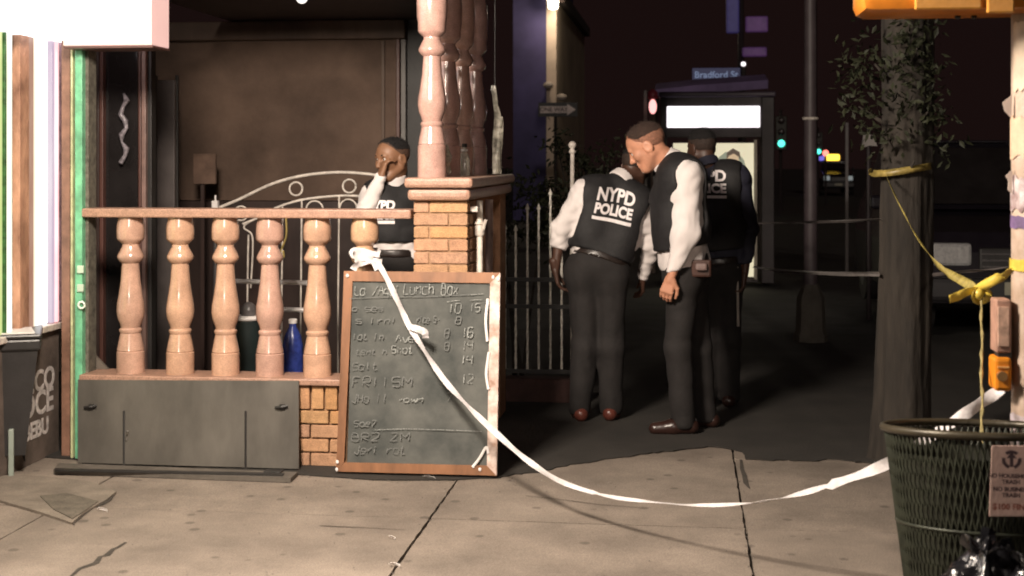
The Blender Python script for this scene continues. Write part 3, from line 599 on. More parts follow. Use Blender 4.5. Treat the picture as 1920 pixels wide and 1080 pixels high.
# ------------------------------------------------------------------ things round the pier
def pole_thing(name, lab, cat, u, Y, r_, ztop_, mat, grp=None):
    x = P(u,450,Y).x; o = thing(name, lab, cat, (x,Y,0), grp); mb = MB(); mb.tube([(x,Y,0),(x,Y,ztop_)], r_, 12); obj('shaft', mb, mat, o, smooth=True, angle=40); return o, x
wp, x = pole_thing('white_pole', 'slim white pole with a clamp just right of the brick pier', 'pole', 899.5, 7.15, .0165, zc-.004, M('white_pole_m', (.7,.64,.56), r=.35, var=.2, s=20))
mb = MB(); zz = P(900,430,7.15).z; mb.lathe((x,7.15,zz-.035), [(.02,0),(.026,.01),(.026,.05),(.02,.06),(.028,.062),(.028,.075)], 14); mb.tube([(x+.02,7.14,zz),(x+.035,7.13,zz+.05)], .009, 8); obj('clamp', mb, white_met, wp, smooth=True, angle=40)
gpole, x = pole_thing('grey_post', 'dull pinkish grey steel post standing right of the white pole', 'post', 917, 7.4, .021, zc-.004, M('pinkgrey', (.20,.14,.125), r=.4, var=.25, s=10))
mb = MB(); zz = P(890,385,7.2).z; mb.box((px1+.002,7.06,zz-.03),(px1+.04,7.13,zz+.0),.004); tag(obj('wall_bracket', mb, white_met, loc=(px1+.02,7.1,zz)), 'small pale bracket on the right side of the brick pier', 'bracket')
glass = M('clear_plastic', (.62,.58,.5), r=.12, var=.35, s=25, trans=.45, bump=.3, bs=25)
for k, (u, Y, h_, r_, lab) in enumerate(((833,7.22,.145,.028,'crumpled clear plastic bag with silver glints beside the nearest column'),(871,7.62,.16,.03,'clear bottle with dark cap on the pier cap before the third column'))):
    c = Vector((P(u,330,Y).x, Y, zt)); o = thing('clear_bottle' if k else 'plastic_bag', lab, 'bottle' if k else 'bag', c)
    if k:
        mb = MB(); mb.lathe(c, [(r_,.001),(r_*1.04,.01),(r_,.02),(r_*1.02,.09),(r_*.7,.12),(r_*.42,.135),(r_*.42,h_)], 18); obj('bottle_body', mb, glass, o, smooth=True, angle=40)
        mb = MB(); mb.lathe(c+Vector((0,0,h_+.001)), [(r_*.5,0),(r_*.5,.018),(r_*.4,.02)], 14); obj('bottle_cap', mb, dark_m, o)
        mb = MB(); mb.lathe(c+Vector((0,0,h_-.022)), [(r_*.6,0),(r_*.66,.006),(r_*.6,.012)], 14); obj('neck_ring', mb, glossw, o)
    else:
        b = bmesh.new(); bmesh.ops.create_icosphere(b, subdivisions=3, radius=.045)
        for q in b.verts:
            p = q.co; f_ = 1 + .28*math.sin(p.x*90+p.z*60)*math.sin(p.y*80-p.z*50) + .15*math.sin(p.z*170)
            q.co = Vector((p.x*f_*.75, p.y*f_*.75, p.z*f_*1.7 + .08))
        zmin = min(q.co.z for q in b.verts); b.verts.index_update()
        mb = MB(); mb.add([c + q.co - Vector((0,0,zmin-.001)) for q in b.verts], [tuple(x_.index for x_ in f.verts) for f in b.faces]); b.free()
        obj('bag_film', mb, glass, o)
c = P(930,330,8.0); mb = MB()
for k in range(3):
    p2 = ribbon(spline([P(925+7*k,160+k*40,8.0), P(931+4*k,220,8.0), P(927+6*k,270,8.01), P(932+5*k-4,326,8.0)], 6), .028, .4*k, k, .6); mb.add(p2.v, p2.f)
hg = thing('hanging_film', 'strips of clear plastic film hanging right of the rearmost column', 'plastic film', P(930,160,8.0)); obj('strips', mb, M('film2', (.32,.30,.25), r=.15, var=.7, s=18, bump=.4), hg)
mb = MB(); mb.tube([P(928,160,8.0), Vector((P(928,160,8).x, 8.0, ztop+.05))], .003, 5); obj('cord', mb, dark_m, hg)
# lintel carried by the columns (above the view)
mb = MB(); mb.box((colx-.12, 6.93, ztop), (colx+.16, 8.7, ztop+.3), .01); tag(obj('porch_lintel', mb, granite_r, loc=(colx,7.8,ztop)), 'granite lintel beam resting on the columns above the pier', 'beam')

# ------------------------------------------------------------------ picket fence
YF = 9.0
fence = thing('picket_fence', 'white metal picket fence behind the left officer', 'fence', (P(990,690,YF).x, YF, 0))
picks = [(926,440),(947,430),(967,433),(989,393),(1010,393),(1032,366),(1053,400),(1074,410),(1095,410)]
mtw = M('picket_paint', (.80,.72,.64), r=.4, var=.35, s=60, bump=.3, bs=40)
for i, (u, v) in enumerate(picks):
    p1, p0 = P(u,v,YF), P(u,692,YF); mb = MB(); n = 26; V = []; Fc = []
    for k in range(n+1):
        z = p0.z + (p1.z-p0.z)*k/n; a = k*.62 + i
        for q in range(4):
            an = a + q*math.pi/2; V.append((p0.x + .0082*math.cos(an), YF + .0082*math.sin(an), z))
    for k in range(n):
        for q in range(4): Fc.append((k*4+q, k*4+(q+1)%4, (k+1)*4+(q+1)%4, (k+1)*4+q))
    Fc += [(3,2,1,0), tuple(n*4+q for q in range(4))]; mb.add(V, Fc); obj('picket', mb, mtw, fence)
    mb = MB(); mb.lathe((p1.x,YF,p1.z), [(.012,0),(.014,.008),(.002,.04)], 8); obj('spear_tip', mb, mtw, fence)
for v in (523, 573, 694):
    mb = MB(); p = P(925,v,YF); q = P(1105,v,YF); mb.box((p.x-.3, YF-.022, p.z-.013), (q.x, YF-.0135, p.z+.013)); obj('rail', mb, dark_m, fence)
mb = MB(); p = P(925,760,YF); mb.box((p.x-.3, YF-.03, 0), (P(1105,700,YF).x, YF+.12, P(925,702,YF).z-.02), .01); obj('kerb_wall', mb, M('fence_base', (.05,.022,.018), r=.8, var=.4, s=6, bump=.3), fence)
fp = thing('finial_post', 'pale iron fence post with ball finial rising behind the left officer', 'post', (P(1073,340,9.15).x, 9.15, 0))
p = P(1073,288,9.15); mb = MB(); mb.tube([(p.x,9.15,0),p], .014, 10); obj('shaft', mb, white_met, fp, smooth=True)
mb = MB(); mb.lathe((p.x,9.15,p.z), [(.014,0),(.026,.01),(.02,.02),(.012,.03),(.024,.045),(.027,.058),(.02,.074),(.002,.082)], 14); obj('finial', mb, white_met, fp, smooth=True)

def leaves(n, gen, size, seed, droop=.3):
    rr = random.Random(seed); mb = MB()
    for _ in range(n):
        c = gen(rr); a = rr.uniform(0, 6.28); t = rr.uniform(-1.2, .5); l = size*rr.uniform(.6,1.3); w = l*.42
        d = Vector((math.cos(a)*math.cos(t), math.sin(a)*math.cos(t), math.sin(t)-droop)).normalized(); s_ = d.cross(Vector((rr.uniform(-1,1),rr.uniform(-1,1),rr.uniform(-1,1)))).normalized(); nn = d.cross(s_)
        mb.add([c, c+d*l*.5+s_*w*.5-nn*l*.06, c+d*l-nn*l*.2, c+d*l*.5-s_*w*.5-nn*l*.06], [(0,1,2),(0,2,3)])
    return mb
leafm = M('leaf', (.014,.017,.008), r=.65, var=.5, s=12, c2=(.028,.031,.015), spec=.25); bark = M('bark', (.024,.019,.015), r=.9, var=.45, s=9, bump=.9, bs=35, stretch=(1,1,.25), c2=(.038,.03,.023))
def shrub(name, lab, u, v, Y, rx, rz, n, seed, size=.05, dome=True):
    c = P(u,v,Y); o = thing(name, lab, 'shrub', (c.x,Y,0)); rr = random.Random(seed)
    clumps = [c + Vector((rr.uniform(-rx,rx), rr.uniform(-.25,.25), rr.uniform(-rz,rz))) for _ in range(14)]
    mb = leaves(n, lambda q: clumps[q.randrange(14)] + Vector((q.gauss(0,.06),q.gauss(0,.06),q.gauss(0,.06))), size, seed); struct(obj('foliage', mb, leafm, o), 'stuff')
    mb = MB()
    for k in range(5): e = clumps[k]; mb.tube([(c.x + (k-2)*.02, Y, 0), ((c.x+e.x)/2, Y+.02, e.z*.55), e], [.012,.009,.004], 6)
    obj('stem', mb, bark, o, smooth=True)
shrub('leafy_shrub', 'dark leafy shrub growing over the top of the picket fence', 975, 400, 9.35, .22, .22, 1100, 4)
shrub('leafy_shrub', 'dark shrub mass behind the left officer and finial post', 1120, 335, 10.4, .32, .3, 1300, 5)

# ------------------------------------------------------------------ far background, left of centre
YH = 36.0
bld = thing('beige_building', 'distant beige corner building with violet lit front behind the one way sign', 'building', (P(1035,424,YH).x, YH, 0))
xc = P(1043,300,YH).x; zb = P(1043,2,YH).z
mb = MB(); mb.box((P(962,300,YH).x, YH+.02, 0), (P(1024,300,YH).x, YH+9, zb+3)); obj('violet_lit_front', mb, M('violet_lit_wall', (.05,.042,.12), r=.8, var=.35, s=.9, det=3), bld)  # violet emergency light painted into the wall colour
mb = MB(); mb.box((P(1024.5,300,YH).x, YH, 0), (xc, YH+.3, zb+3)); obj('corner_strip', mb, M('beige_strip', (.5,.40,.32), r=.8, var=.2, s=1.2), bld)
y2 = YH*1.29
mb = MB(); mb.box((P(1024.5,300,YH).x, YH+.302, 0), (xc, y2, zb)); obj('side_wall', mb, M('beige_side', (.5,.41,.30), r=.85, var=.25, s=.7), bld)
mb = MB(); mb.box((P(1024.5,300,YH).x, YH+.31, zb+.002), (xc+.18, y2+.1, zb+.28)); obj('roof_edge', mb, M('roof_dk', (.05,.035,.03), r=.9), bld)
for (u, v) in ((1028,160),(1053,182)):
    p = P(u,v,YH-.2); mb = MB(); mb.sphere(p, .13, 10, (1.1,.8,.7)); mb.box(p+Vector((-.05,0,-.05)), p+Vector((.05,.25,.05))); o_ = obj('wall_fixture', mb, M('fixture', (.35,.3,.26), r=.4), bld)
lamp_p = P(1037,6,YH-.5)
wl = thing('wall_lantern', 'lit wall lantern at the top corner of the distant beige building', 'lantern', lamp_p)
mb = MB(); mb.lathe(lamp_p+Vector((0,0,-.16)), [(.06,0),(.12,.02),(.15,.3),(.06,.36)], 12); obj('lens', mb, M('lantern_lens', (.9,.85,.75), r=.3, em=(1,.85,.66), es=4), wl, smooth=True)
mb = MB(); mb.lathe(lamp_p+Vector((0,0,.202)), [(.18,0),(.16,.05),(.02,.12)], 12); mb.tube([lamp_p+Vector((0,0,.3)), lamp_p+Vector((0,.25,.4)), lamp_p+Vector((0,.49,.3))], .025, 6); obj('bracket', mb, dark_m, wl)
pl_ = bpy.data.lights.new('lantern_lamp', 'POINT'); pl_.energy = 70; pl_.color = (1,.82,.6); pl_.shadow_soft_size = .15; po = bpy.data.objects.new('lantern_lamp', pl_); col.objects.link(po); po.parent = wl; po.location = (.25,-.35,-.1)
# one way sign
YS = 30.0
ow = thing('one_way_sign', 'black one way sign with white arrow on a thin post', 'sign', (P(1041,424,YS).x, YS, 0))
a, b_ = P(1009,219,YS), P(1083,192,YS)
mb = MB(); mb.box((a.x,YS,a.z),(b_.x,YS+.02,b_.z),.004); obj('sign_plate', mb, M('sign_black', (.02,.018,.018), r=.5), ow)
zc_ = (a.z+b_.z)/2; h_ = b_.z-a.z; w_ = b_.x-a.x
mb = MB(); mb.prism([(a.x+w_*x_, YS-.004, zc_+h_*y_) for x_, y_ in ((.05,-.24),(.74,-.24),(.74,-.40),(.955,0),(.74,.40),(.74,.24),(.05,.24))], (0,.003,0)); obj('arrow', mb, M('arrow_white', (.8,.68,.64), r=.5, var=.2, s=6), ow)
t_ = text_mb('ONE WAY', h_*.42, .003); place_text(t_, (a.x+w_*.40, YS-.006, zc_), (1,0,0), (0,0,1)); obj('lettering', t_, M('sign_txt', (.12,.08,.08), r=.6), ow)
mb = MB(); x_ = P(1041,300,YS).x; mb.tube([(x_,YS+.05,0),(x_,YS+.05,b_.z-.02)], .035, 8); obj('post', mb, M('dark_post2', (.03,.022,.02), r=.6), ow)

# ------------------------------------------------------------------ lit kiosk
YK = 18.0
kx0, kx1 = P(1238,400,YK).x, P(1452,400,YK).x; kz = P(1340,182,YK).z
ki = thing('phone_kiosk', 'dark street kiosk with lit white header and backlit advert panel', 'kiosk', ((kx0+kx1)/2, YK, 0))
kd = M('kiosk_frame', (.035,.026,.028), r=.4, var=.3, s=4, metal=.2)
for (u0, u1) in ((1238,1249),(1428,1452)):
    mb = MB(); mb.box((P(u0,400,YK).x, YK, 0),(P(u1,400,YK).x, YK+.7, kz-.001), .01); obj('side_post', mb, kd, ki)
mb = MB(); mb.box((kx0-.02, YK-.04, kz), (kx1+.02, YK+.75, kz+.07), .02); obj('roof', mb, M('kiosk_roof', (.10,.075,.11), r=.4), ki)
z1, z0 = P(1340,199,YK).z, P(1340,239,YK).z
mb = MB(); mb.box((P(1249.5,220,YK).x, YK+.02, z0-.12), (P(1427.5,220,YK).x, YK+.6, kz-.002)); obj('header_box', mb, kd, ki)
mb = MB(); mb.box((P(1250.5,220,YK).x, YK-.01, z0), (P(1425,220,YK).x, YK+.018, z1), .012); obj('header_light', mb, M('header_lit', (.9,.88,.9), r=.4, em=(1,.93,.97), es=1.1), ki)
ax0, ax1 = P(1262,300,YK).x, P(1414,300,YK).x; az1, az0 = P(1380,268,YK).z, P(1380,520,YK).z
mb = MB(); mb.box((ax0, YK+.1, az0), (ax1, YK+.14, az1)); obj('advert_panel', mb, M('advert_lit', (.7,.68,.55), r=.3, var=.25, s=3, em=(1,.9,.62), es=.42, det=2), ki)
def adv(pix, c, name, y):
    mb = MB(); mb.prism([P(u,v,YK+y) for u,v in pix], (0,.003,0)); obj(name, mb, M('ad_'+name, c, r=.4, em=c, es=.5, var=.12), ki)
adv([(1341,300),(1360,285),(1382,284),(1395,300),(1408,345),(1414,420),(1340,420),(1345,350)], (.28,.30,.22), 'advert_backdrop', .095)
adv([(1358,330),(1372,322),(1386,326),(1398,345),(1404,380),(1402,420),(1352,420),(1352,365)], (.75,.70,.55), 'advert_garment', .09)
adv([(1366,322),(1362,305),(1364,292),(1374,284),(1384,290),(1386,306),(1381,320),(1374,328)], (.62,.45,.28), 'advert_face', .085)
adv([(1362,300),(1363,286),(1374,278),(1387,285),(1389,302),(1385,294),(1376,288),(1367,292)], (.10,.07,.05), 'advert_hair', .08)
mb = MB()
for (u0,u1,v0,v1) in ((1336,1340,262,524),(1414.5,1420,262,524)): mb.box((P(u0,400,YK).x, YK+.07, P(400,v1,YK).z if 0 else P(1340,v1,YK).z), (P(u1,400,YK).x, YK+.145, P(1340,v0,YK).z))
mb.box((P(1340.2,400,YK).x, YK+.07, P(1380,480,YK).z), (P(1414.3,400,YK).x, YK+.098, P(1380,472,YK).z)); obj('advert_frame', mb, M('alu_frame', (.30,.27,.22), r=.4, metal=.6), ki)
mb = MB(); mb.box((kx0+.1,YK+.2,0),(kx1-.2,YK+.5,az0-.02)); obj('pedestal', mb, kd, ki)
# violet roof, red lamp, street name sign behind the kiosk
YV = 24.0
aw = thing('shop_awning', 'dim violet awning edge above and behind the lit kiosk', 'awning', (P(1330,465,YV).x, YV, 0))
mb = MB(); mb.prism([P(1228,180,YV), P(1440,166,YV), P(1440,150,YV), P(1300,160,YV), P(1228,168,YV)], (0,.9,.15)); obj('valance', mb, M('awning', (.22,.16,.34), r=.7, var=.3, s=2), aw)
for u in (1232, 1436):
    mb = MB(); p = P(u,170,YV+.4); mb.tube([(p.x,YV+.4,0),p], .04, 8); obj('awning_post', mb, kd, aw)
rl_ = thing('red_beacon', 'small pinkish red lamp on a post left of the kiosk header', 'lamp', P(1224,240,19.5))
p = P(1224,200,19.5); mb = MB(); mb.sphere(p, .055, 12, (1,1,1.9)); obj('lens', mb, M('red_lens', (.9,.6,.6), r=.3, em=(1,.42,.40), es=1.0), rl_, smooth=True)
mb = MB(); mb.lathe(p+Vector((0,0,.105)), [(.06,0),(.075,.02),(.07,.1),(.02,.14)], 12); obj('hood', mb, M('red_hood', (.25,.03,.05), r=.4), rl_, smooth=True); mb = MB(); mb.tube([(p.x,19.5,0), p-Vector((0,0,.1))], .035, 8); obj('post', mb, M('beacon_post', (.12,.085,.08), r=.5), rl_)
mb = MB(); q1, q0 = P(1207,170,19.6), P(1213,200,19.6); mb.box((q1.x,19.6,0),(q0.x,19.63,q1.z)); tag(obj('reflective_stake', mb, M('stake', (.10,.085,.08), r=.4), loc=(q1.x,19.6,0)), 'thin pale upright stake left of the red beacon', 'stake')
YN = 26.0
sn = thing('street_name_sign', 'dim blue street name sign above the kiosk', 'sign', (P(1395,450,YN).x, YN, 0))
a, b_ = P(1298,154,YN), P(1388,127,YN); mb = MB(); mb.box((a.x,YN,a.z),(b_.x,YN+.02,b_.z),.004); obj('sign_plate', mb, M('street_blue', (.03,.04,.12), r=.4, em=(.03,.035,.09), es=.25), sn)
t_ = text_mb('Bradford St', (b_.z-a.z)*.66, .002); place_text(t_, ((a.x+b_.x)/2, YN-.004, (a.z+b_.z)/2), (1,0,0), (0,0,1)); obj('lettering', t_, M('street_txt', (.3,.36,.5), r=.5, var=.2, em=(.3,.4,.65), es=.22), sn)
xq = P(1394,300,YN).x; mb = MB(); mb.tube([(xq,YN+.06,0),(xq,YN+.06,P(1394,118,YN).z)], .05, 10); obj('post', mb, M('dark_post2', (.03,.022,.02)), sn)
mb = MB(); mb.sphere(Vector((xq,YN+.02,P(1394,120,YN).z+.0)), .045, 8); obj('cap_light', mb, M('cap_light', (.9,.9,.9), em=(1,.9,.95), es=1), sn)

# ------------------------------------------------------------------ traffic signals, far vehicle, street lamp
def signal(u, v, Y, lit, lab, s_=1.0, name='traffic_signal'):
    p = P(u, v, Y); o = thing(name, lab, 'traffic signal', (p.x, Y, 0), 'distant traffic signals'); hz = .34*s_
    mb = MB(); mb.box((p.x-.17*s_, Y+.02, p.z-.2*s_), (p.x+.17*s_, Y+.25, p.z-.2*s_+3*hz), .03*s_); obj('housing', mb, M('signal_house', (.03,.028,.02), r=.5), o)
    for k in range(3):
        c = Vector((p.x, Y, p.z + k*hz)); mb = MB(); mb.sphere(c, .105*s_, 12, (1,.35,1))
        on = (k == lit); colr = ((.1,1,.72),(1,.6,.1),(1,.12,.1))[k]
        obj('lens', mb, M('lens_%d_%s' % (k, on), colr if on else (.03,.02,.02), r=.3, em=colr if on else None, es=1.3 if on else 0), o, smooth=True)
    mb = MB(); mb.tube([(p.x,Y+.3,0),(p.x,Y+.3,p.z+3*hz)], .05*s_, 8); obj('post', mb, kd, o)
signal(1465, 269, 42, 0, 'green lit traffic signal just right of the kiosk')
signal(1535, 284, 60, 0, 'smaller green lit traffic signal right of the street lamp pole', 1.0)
fv = P(1572, 360, 64)
def vehicle(name, lab, cx, y, scale_w, paint, lamp_mat, beacons=(), glassm=glass_d, grp=None, H=1.78):
    W = .94*scale_w; o = thing(name, lab, 'car', (cx, y, 0), grp); X = lambda t: cx + t*scale_w
    mb = MB(); V = []
    sections = [(.0,.86,.34,.78),(.12,.93,.30,.95),(.95,.94,.30,1.06),(1.35,.95,.30,1.10),(4.3,.95,.30,1.12),(4.65,.9,.34,1.0)]
    for (dy,w,z0,z1) in sections: V += [(X(-w),y+dy,z0),(X(w),y+dy,z0),(X(w*1.0),y+dy,(z0+z1)*.55),(X(w*.93),y+dy,z1),(X(-w*.93),y+dy,z1),(X(-w),y+dy,(z0+z1)*.55)]
    Fc = []
    for i in range(len(sections)-1):
        for k in range(6): Fc.append((i*6+k,i*6+(k+1)%6,(i+1)*6+(k+1)%6,(i+1)*6+k))
    Fc += [(0,1,2,3,4,5), tuple((len(sections)-1)*6+k for k in (5,4,3,2,1,0))]; mb.add(V, Fc); obj('body', mb, paint, o)
    mb = MB(); a = [(X(-.84),y+1.30,1.11),(X(.84),y+1.30,1.11),(X(.66),y+2.05,H-.03),(X(-.66),y+2.05,H-.03)]; r2 = [(X(-.84),y+4.5,1.13),(X(.84),y+4.5,1.13),(X(.66),y+4.25,H-.03),(X(-.66),y+4.25,H-.03)]
    mb.add(a+r2, [(0,1,2,3),(4,5,6,7),(0,1,5,4),(1,2,6,5),(2,3,7,6),(3,0,4,7)]); obj('cabin', mb, paint, o)
    mb = MB(); mb.box((X(-.68),y+2.0,H-.028),(X(.68),y+4.3,H),.012); obj('roof', mb, paint, o)
    mb = MB(); mb.add([(X(-.76),y+1.318,1.16),(X(.76),y+1.318,1.16),(X(.62),y+1.98,H-.08),(X(-.62),y+1.98,H-.08),(X(-.76),y+1.31,1.162),(X(.76),y+1.31,1.162),(X(.62),y+1.97,H-.078),(X(-.62),y+1.97,H-.078)], [(0,1,2,3),(4,5,6,7),(0,1,5,4),(2,3,7,6),(1,2,6,5),(3,0,4,7)]); obj('windscreen', mb, glassm, o)
    mb = MB(); mb.box((X(-.42),y-.02,.62),(X(.42),y+.05,.82),.02); g_ = obj('grille', mb, dark_m, o)
    for k in range(3): mb = MB(); mb.box((X(-.4),y-.03,.65+k*.055),(X(.4),y-.021,.665+k*.055)); obj('grille_bar', mb, M('chrome', (.6,.6,.62), r=.15, metal=1), g_)
    for sgn in (-1, 1):
        mb = MB(); mb.box((min(X(sgn*.48),X(sgn*.82)),y-.03,.66),(max(X(sgn*.48),X(sgn*.82)),y+.1,.86),.03); obj('headlight', mb, lamp_mat, o)
        mb = MB(); mb.box((min(X(sgn*.98),X(sgn*1.14)),y+1.45,1.1),(max(X(sgn*.98),X(sgn*1.14)),y+1.55,1.24),.03); obj('mirror', mb, paint, o)
        for dy in (.75, 3.75):
            mb = MB(); c = Vector((X(sgn*.82), y+dy, .36)); mb.tube([c-Vector((.11,0,0)), c+Vector((.11,0,0))], .36, 24); w_ = obj('wheel', mb, blackpl, o, smooth=True, angle=40)
            mb = MB(); mb.tube([c+Vector((sgn*.111,0,0)), c+Vector((sgn*.118,0,0))], .2, 16); obj('rim', mb, M('alloy', (.35,.35,.36), r=.3, metal=.9), w_)
    mb = MB(); mb.box((X(-.9),y-.06,.36),(X(.9),y-.001,.56),.04); obj('bumper', mb, M('bumper_dk', (.03,.028,.03), r=.45), o)
    mb = MB(); mb.box((X(-.22),y-.07,.42),(X(.22),y-.061,.53),.002); obj('number_plate', mb, M('plate', (.35,.33,.25), r=.5), o)
    for (t, e, m_) in beacons: mb = MB(); mb.box((X(t-e),y+2.4,H+.002),(X(t+e),y+2.7,H+.30),.06); obj('roof_light', mb, m_, o)
    return o
amber = M('amber_lit', (1,.6,.1), em=(1,.62,.06), es=1.6); blue_b = M('blue_lit', (.2,.2,.8), em=(.22,.18,.85), es=.5); hl = M('headlamp_glass', (.85,.85,.86), r=.1, var=.2, s=30, bump=.3, bs=30, metal=.6)
darkpaint = M('dark_car_paint', (.012,.010,.014), r=.2, coat=.6, var=.2)
vehicle('distant_vehicle', 'distant dark vehicle with amber and blue roof lights under the traffic signals', fv.x, 64.0, .78, darkpaint, M('far_head', (.3,.32,.32), r=.2, em=(.8,.9,.9), es=.12), ((.0,.42,amber),(-.7,.2,blue_b)), H=1.55)
vehicle('parked_car', 'dark parked sport utility vehicle facing the camera behind the tree trunk', P(1930,400,12.4).x, 12.4, 1.0, darkpaint, hl)
YL = 12.3
x_ = P(1520,500,YL).x; sl = thing('street_lamp', 'tall grey street lamp pole with flared base behind the sagging tapes', 'street lamp', (x_, YL, 0))
mb = MB(); mb.tube([(x_,YL,.45),(x_,YL,2.2),(x_,YL,6.2),(x_-.1,YL,6.6)], [.062,.056,.045,.04], 8); obj('pole', mb, M('lamp_pole', (.085,.066,.072), r=.5, var=.25, s=4), sl, smooth=True, angle=50)
mb = MB(); mb.lathe((x_,YL,0), [(.15,0),(.15,.06),(.13,.09),(.12,.38),(.085,.46),(.07,.5)], 8); obj('base', mb, M('lamp_base', (.09,.08,.066), r=.6, var=.3, s=6), sl, angle=30)
mb = MB(); mb.tube([(x_-.1,YL,6.6),(x_-.7,YL-.2,6.75),(x_-1.3,YL-.4,6.7)], .03, 8); mb.box((x_-1.8,YL-.6,6.62),(x_-1.2,YL-.3,6.78),.05); obj('head', mb, M('lamp_pole', (.085,.066,.072)), sl)
mb = MB(); mb.lathe((x_,YL,P(1520,225,YL).z), [(.064,0),(.07,.005),(.07,.02),(.064,.025)], 10); obj('band', mb, white_met, sl)
ws = thing('white_street_sign', 'small folded white sign left of the tree', 'sign', (P(1628,480,14).x, 14, 0))
mb = MB(); mb.prism([P(1616,278,14), P(1619,250,14), P(1638,254,14), P(1645,274,14), P(1630,273,14)], (0,.02,0)); obj('sign_plate', mb, M('sign_dimwhite', (.42,.38,.36), r=.5), ws); x_ = P(1630,480,14).x
mb = MB(); mb.tube([(x_,14.04,0),(x_,14.04,P(1630,240,14).z)], .025, 8); obj('post', mb, kd, ws)
mb = MB(); q = P(1588,245,20); mb.box((q.x-.02,20,0),(q.x+.02,20.03,P(1588,230,20).z)); tag(obj('marker_stake', mb, M('stake2', (.14,.12,.12), r=.4), loc=(q.x,20,0)), 'thin pale marker stake right of the amber light', 'stake')

vn = thing('violet_neon_sign', 'dim violet neon sign on a dark mast above the kiosk', 'sign', (P(1372,440,27).x, 27, 0))
vm = M('violet_neon', (.2,.1,.3), r=.5, em=(.30,.12,.42), es=.05, var=.5, s=3); bm_ = M('blue_neon', (.1,.1,.3), r=.5, em=(.16,.12,.5), es=.045)
for (u0,v0,u1,v1,m_) in ((1392,106,1438,88,vm),(1362,62,1386,-30,bm_),(1398,60,1440,30,vm)):
    mb = MB(); mb.box(P(u0,v0,27), P(u1,v1,27)+Vector((0,.12,0)), .03); obj('neon_panel', mb, m_, vn)
mb = MB(); x_ = P(1389,300,27.2).x; mb.tube([(x_,27.2,0),(x_,27.2,5.5)], .06, 8); obj('mast', mb, kd, vn)
rt_ = thing('tail_lamp_post', 'tiny red warning lamp between the green signal and the amber roof light', 'lamp', (P(1548,400,50).x, 50, 0))
p = P(1548,287,50); mb = MB(); mb.sphere(p, .11, 10); obj('lens', mb, M('red_dot', (1,.2,.15), em=(1,.22,.16), es=1.4), rt_, smooth=True); mb = MB(); mb.tube([(p.x,50,0), p-Vector((0,0,.11))], .04, 6); obj('post', mb, kd, rt_)

# ------------------------------------------------------------------ tree
tb = G(1690, 862); YT = tb.y
tree = thing('street_tree', 'thick dark tree trunk wrapped with yellow tape right of the officers', 'tree', (tb.x, YT, 0))
mb = MB(); n = 90; pts = []; V = []; Fc = []; seg = 56; rt = random.Random(2)
ph = [rt.uniform(0,6.28) for _ in range(6)]
for i in range(n):
    z = -.02 + i*.057; r0 = .137*(1 + .16*math.exp(-z*5)) * (1 - .035*z); cx_ = tb.x + .03*math.sin(z*.9); cy_ = YT + .03*math.sin(z*.7)
    for k in range(seg):
        a = 2*math.pi*k/seg; rr_ = r0*(1 + .06*math.sin(3*a+ph[0]+z) + .035*math.sin(7*a+ph[1]-z*1.5) + .02*math.sin(13*a+z*4) + .045*abs(math.sin(9*a+1.3*math.sin(z*3.1)+.8*math.sin(z*7.7+a*2)))**.6 + rt.uniform(-.012,.012)); V.append((cx_+rr_*math.cos(a), cy_+rr_*math.sin(a), z))
for i in range(n-1):
    for k in range(seg): Fc.append((i*seg+k,i*seg+(k+1)%seg,(i+1)*seg+(k+1)%seg,(i+1)*seg+k))
mb.add(V, Fc); obj('trunk', mb, bark, tree, smooth=True)
rt = random.Random(9); ends = []
mb = MB()
for k in range(9):
    z = 2.6 + k*.28; a = k*2.4; L_ = rt.uniform(1.0,1.9); s0 = Vector((tb.x,YT,z)); e = s0 + Vector((math.cos(a)*L_, math.sin(a)*L_*.8 + .4, rt.uniform(.5,1.1))); mid = (s0+e)/2 + Vector((0,0,.15)); mb.tube([s0,mid,e], [.06,.04,.015], 8); ends += [e, mid]
for (u, v, dy) in ((1640,120,-.1),(1720,90,-.16),(1610,200,.05),(1740,210,-.12),(1665,260,-.2),(1715,300,-.2)):
    e = P(u,v,YT+dy); s0 = Vector((tb.x, YT, e.z-.15)); mb.tube([s0, (s0+e)/2, e], [.02,.012,.005], 6)
obj('limb', mb, bark, tree, smooth=True)
cl = [e + Vector((rt.gauss(0,.3),rt.gauss(0,.3),rt.gauss(0,.25))) for e in ends for _ in range(3)]
mb = leaves(5200, lambda q: cl[q.randrange(len(cl))] + Vector((q.gauss(0,.22),q.gauss(0,.22),q.gauss(0,.18))), .11, 21)
cl2 = [P(u,v,YT+dy) for u,v,dy in ((1640,110,-.1),(1720,80,-.16),(1605,190,.0),(1745,210,-.1),(1650,240,-.18),(1690,170,-.2),(1735,140,-.1),(1700,60,-.2),(1760,240,-.05),(1600,120,0))]
m2 = leaves(800, lambda q: cl2[q.randrange(len(cl2))] + Vector((q.gauss(0,.06),q.gauss(0,.06),q.gauss(0,.085))), .05, 22); mb.add(m2.v, m2.f)
struct(obj('crown', mb, leafm, tree), 'stuff')

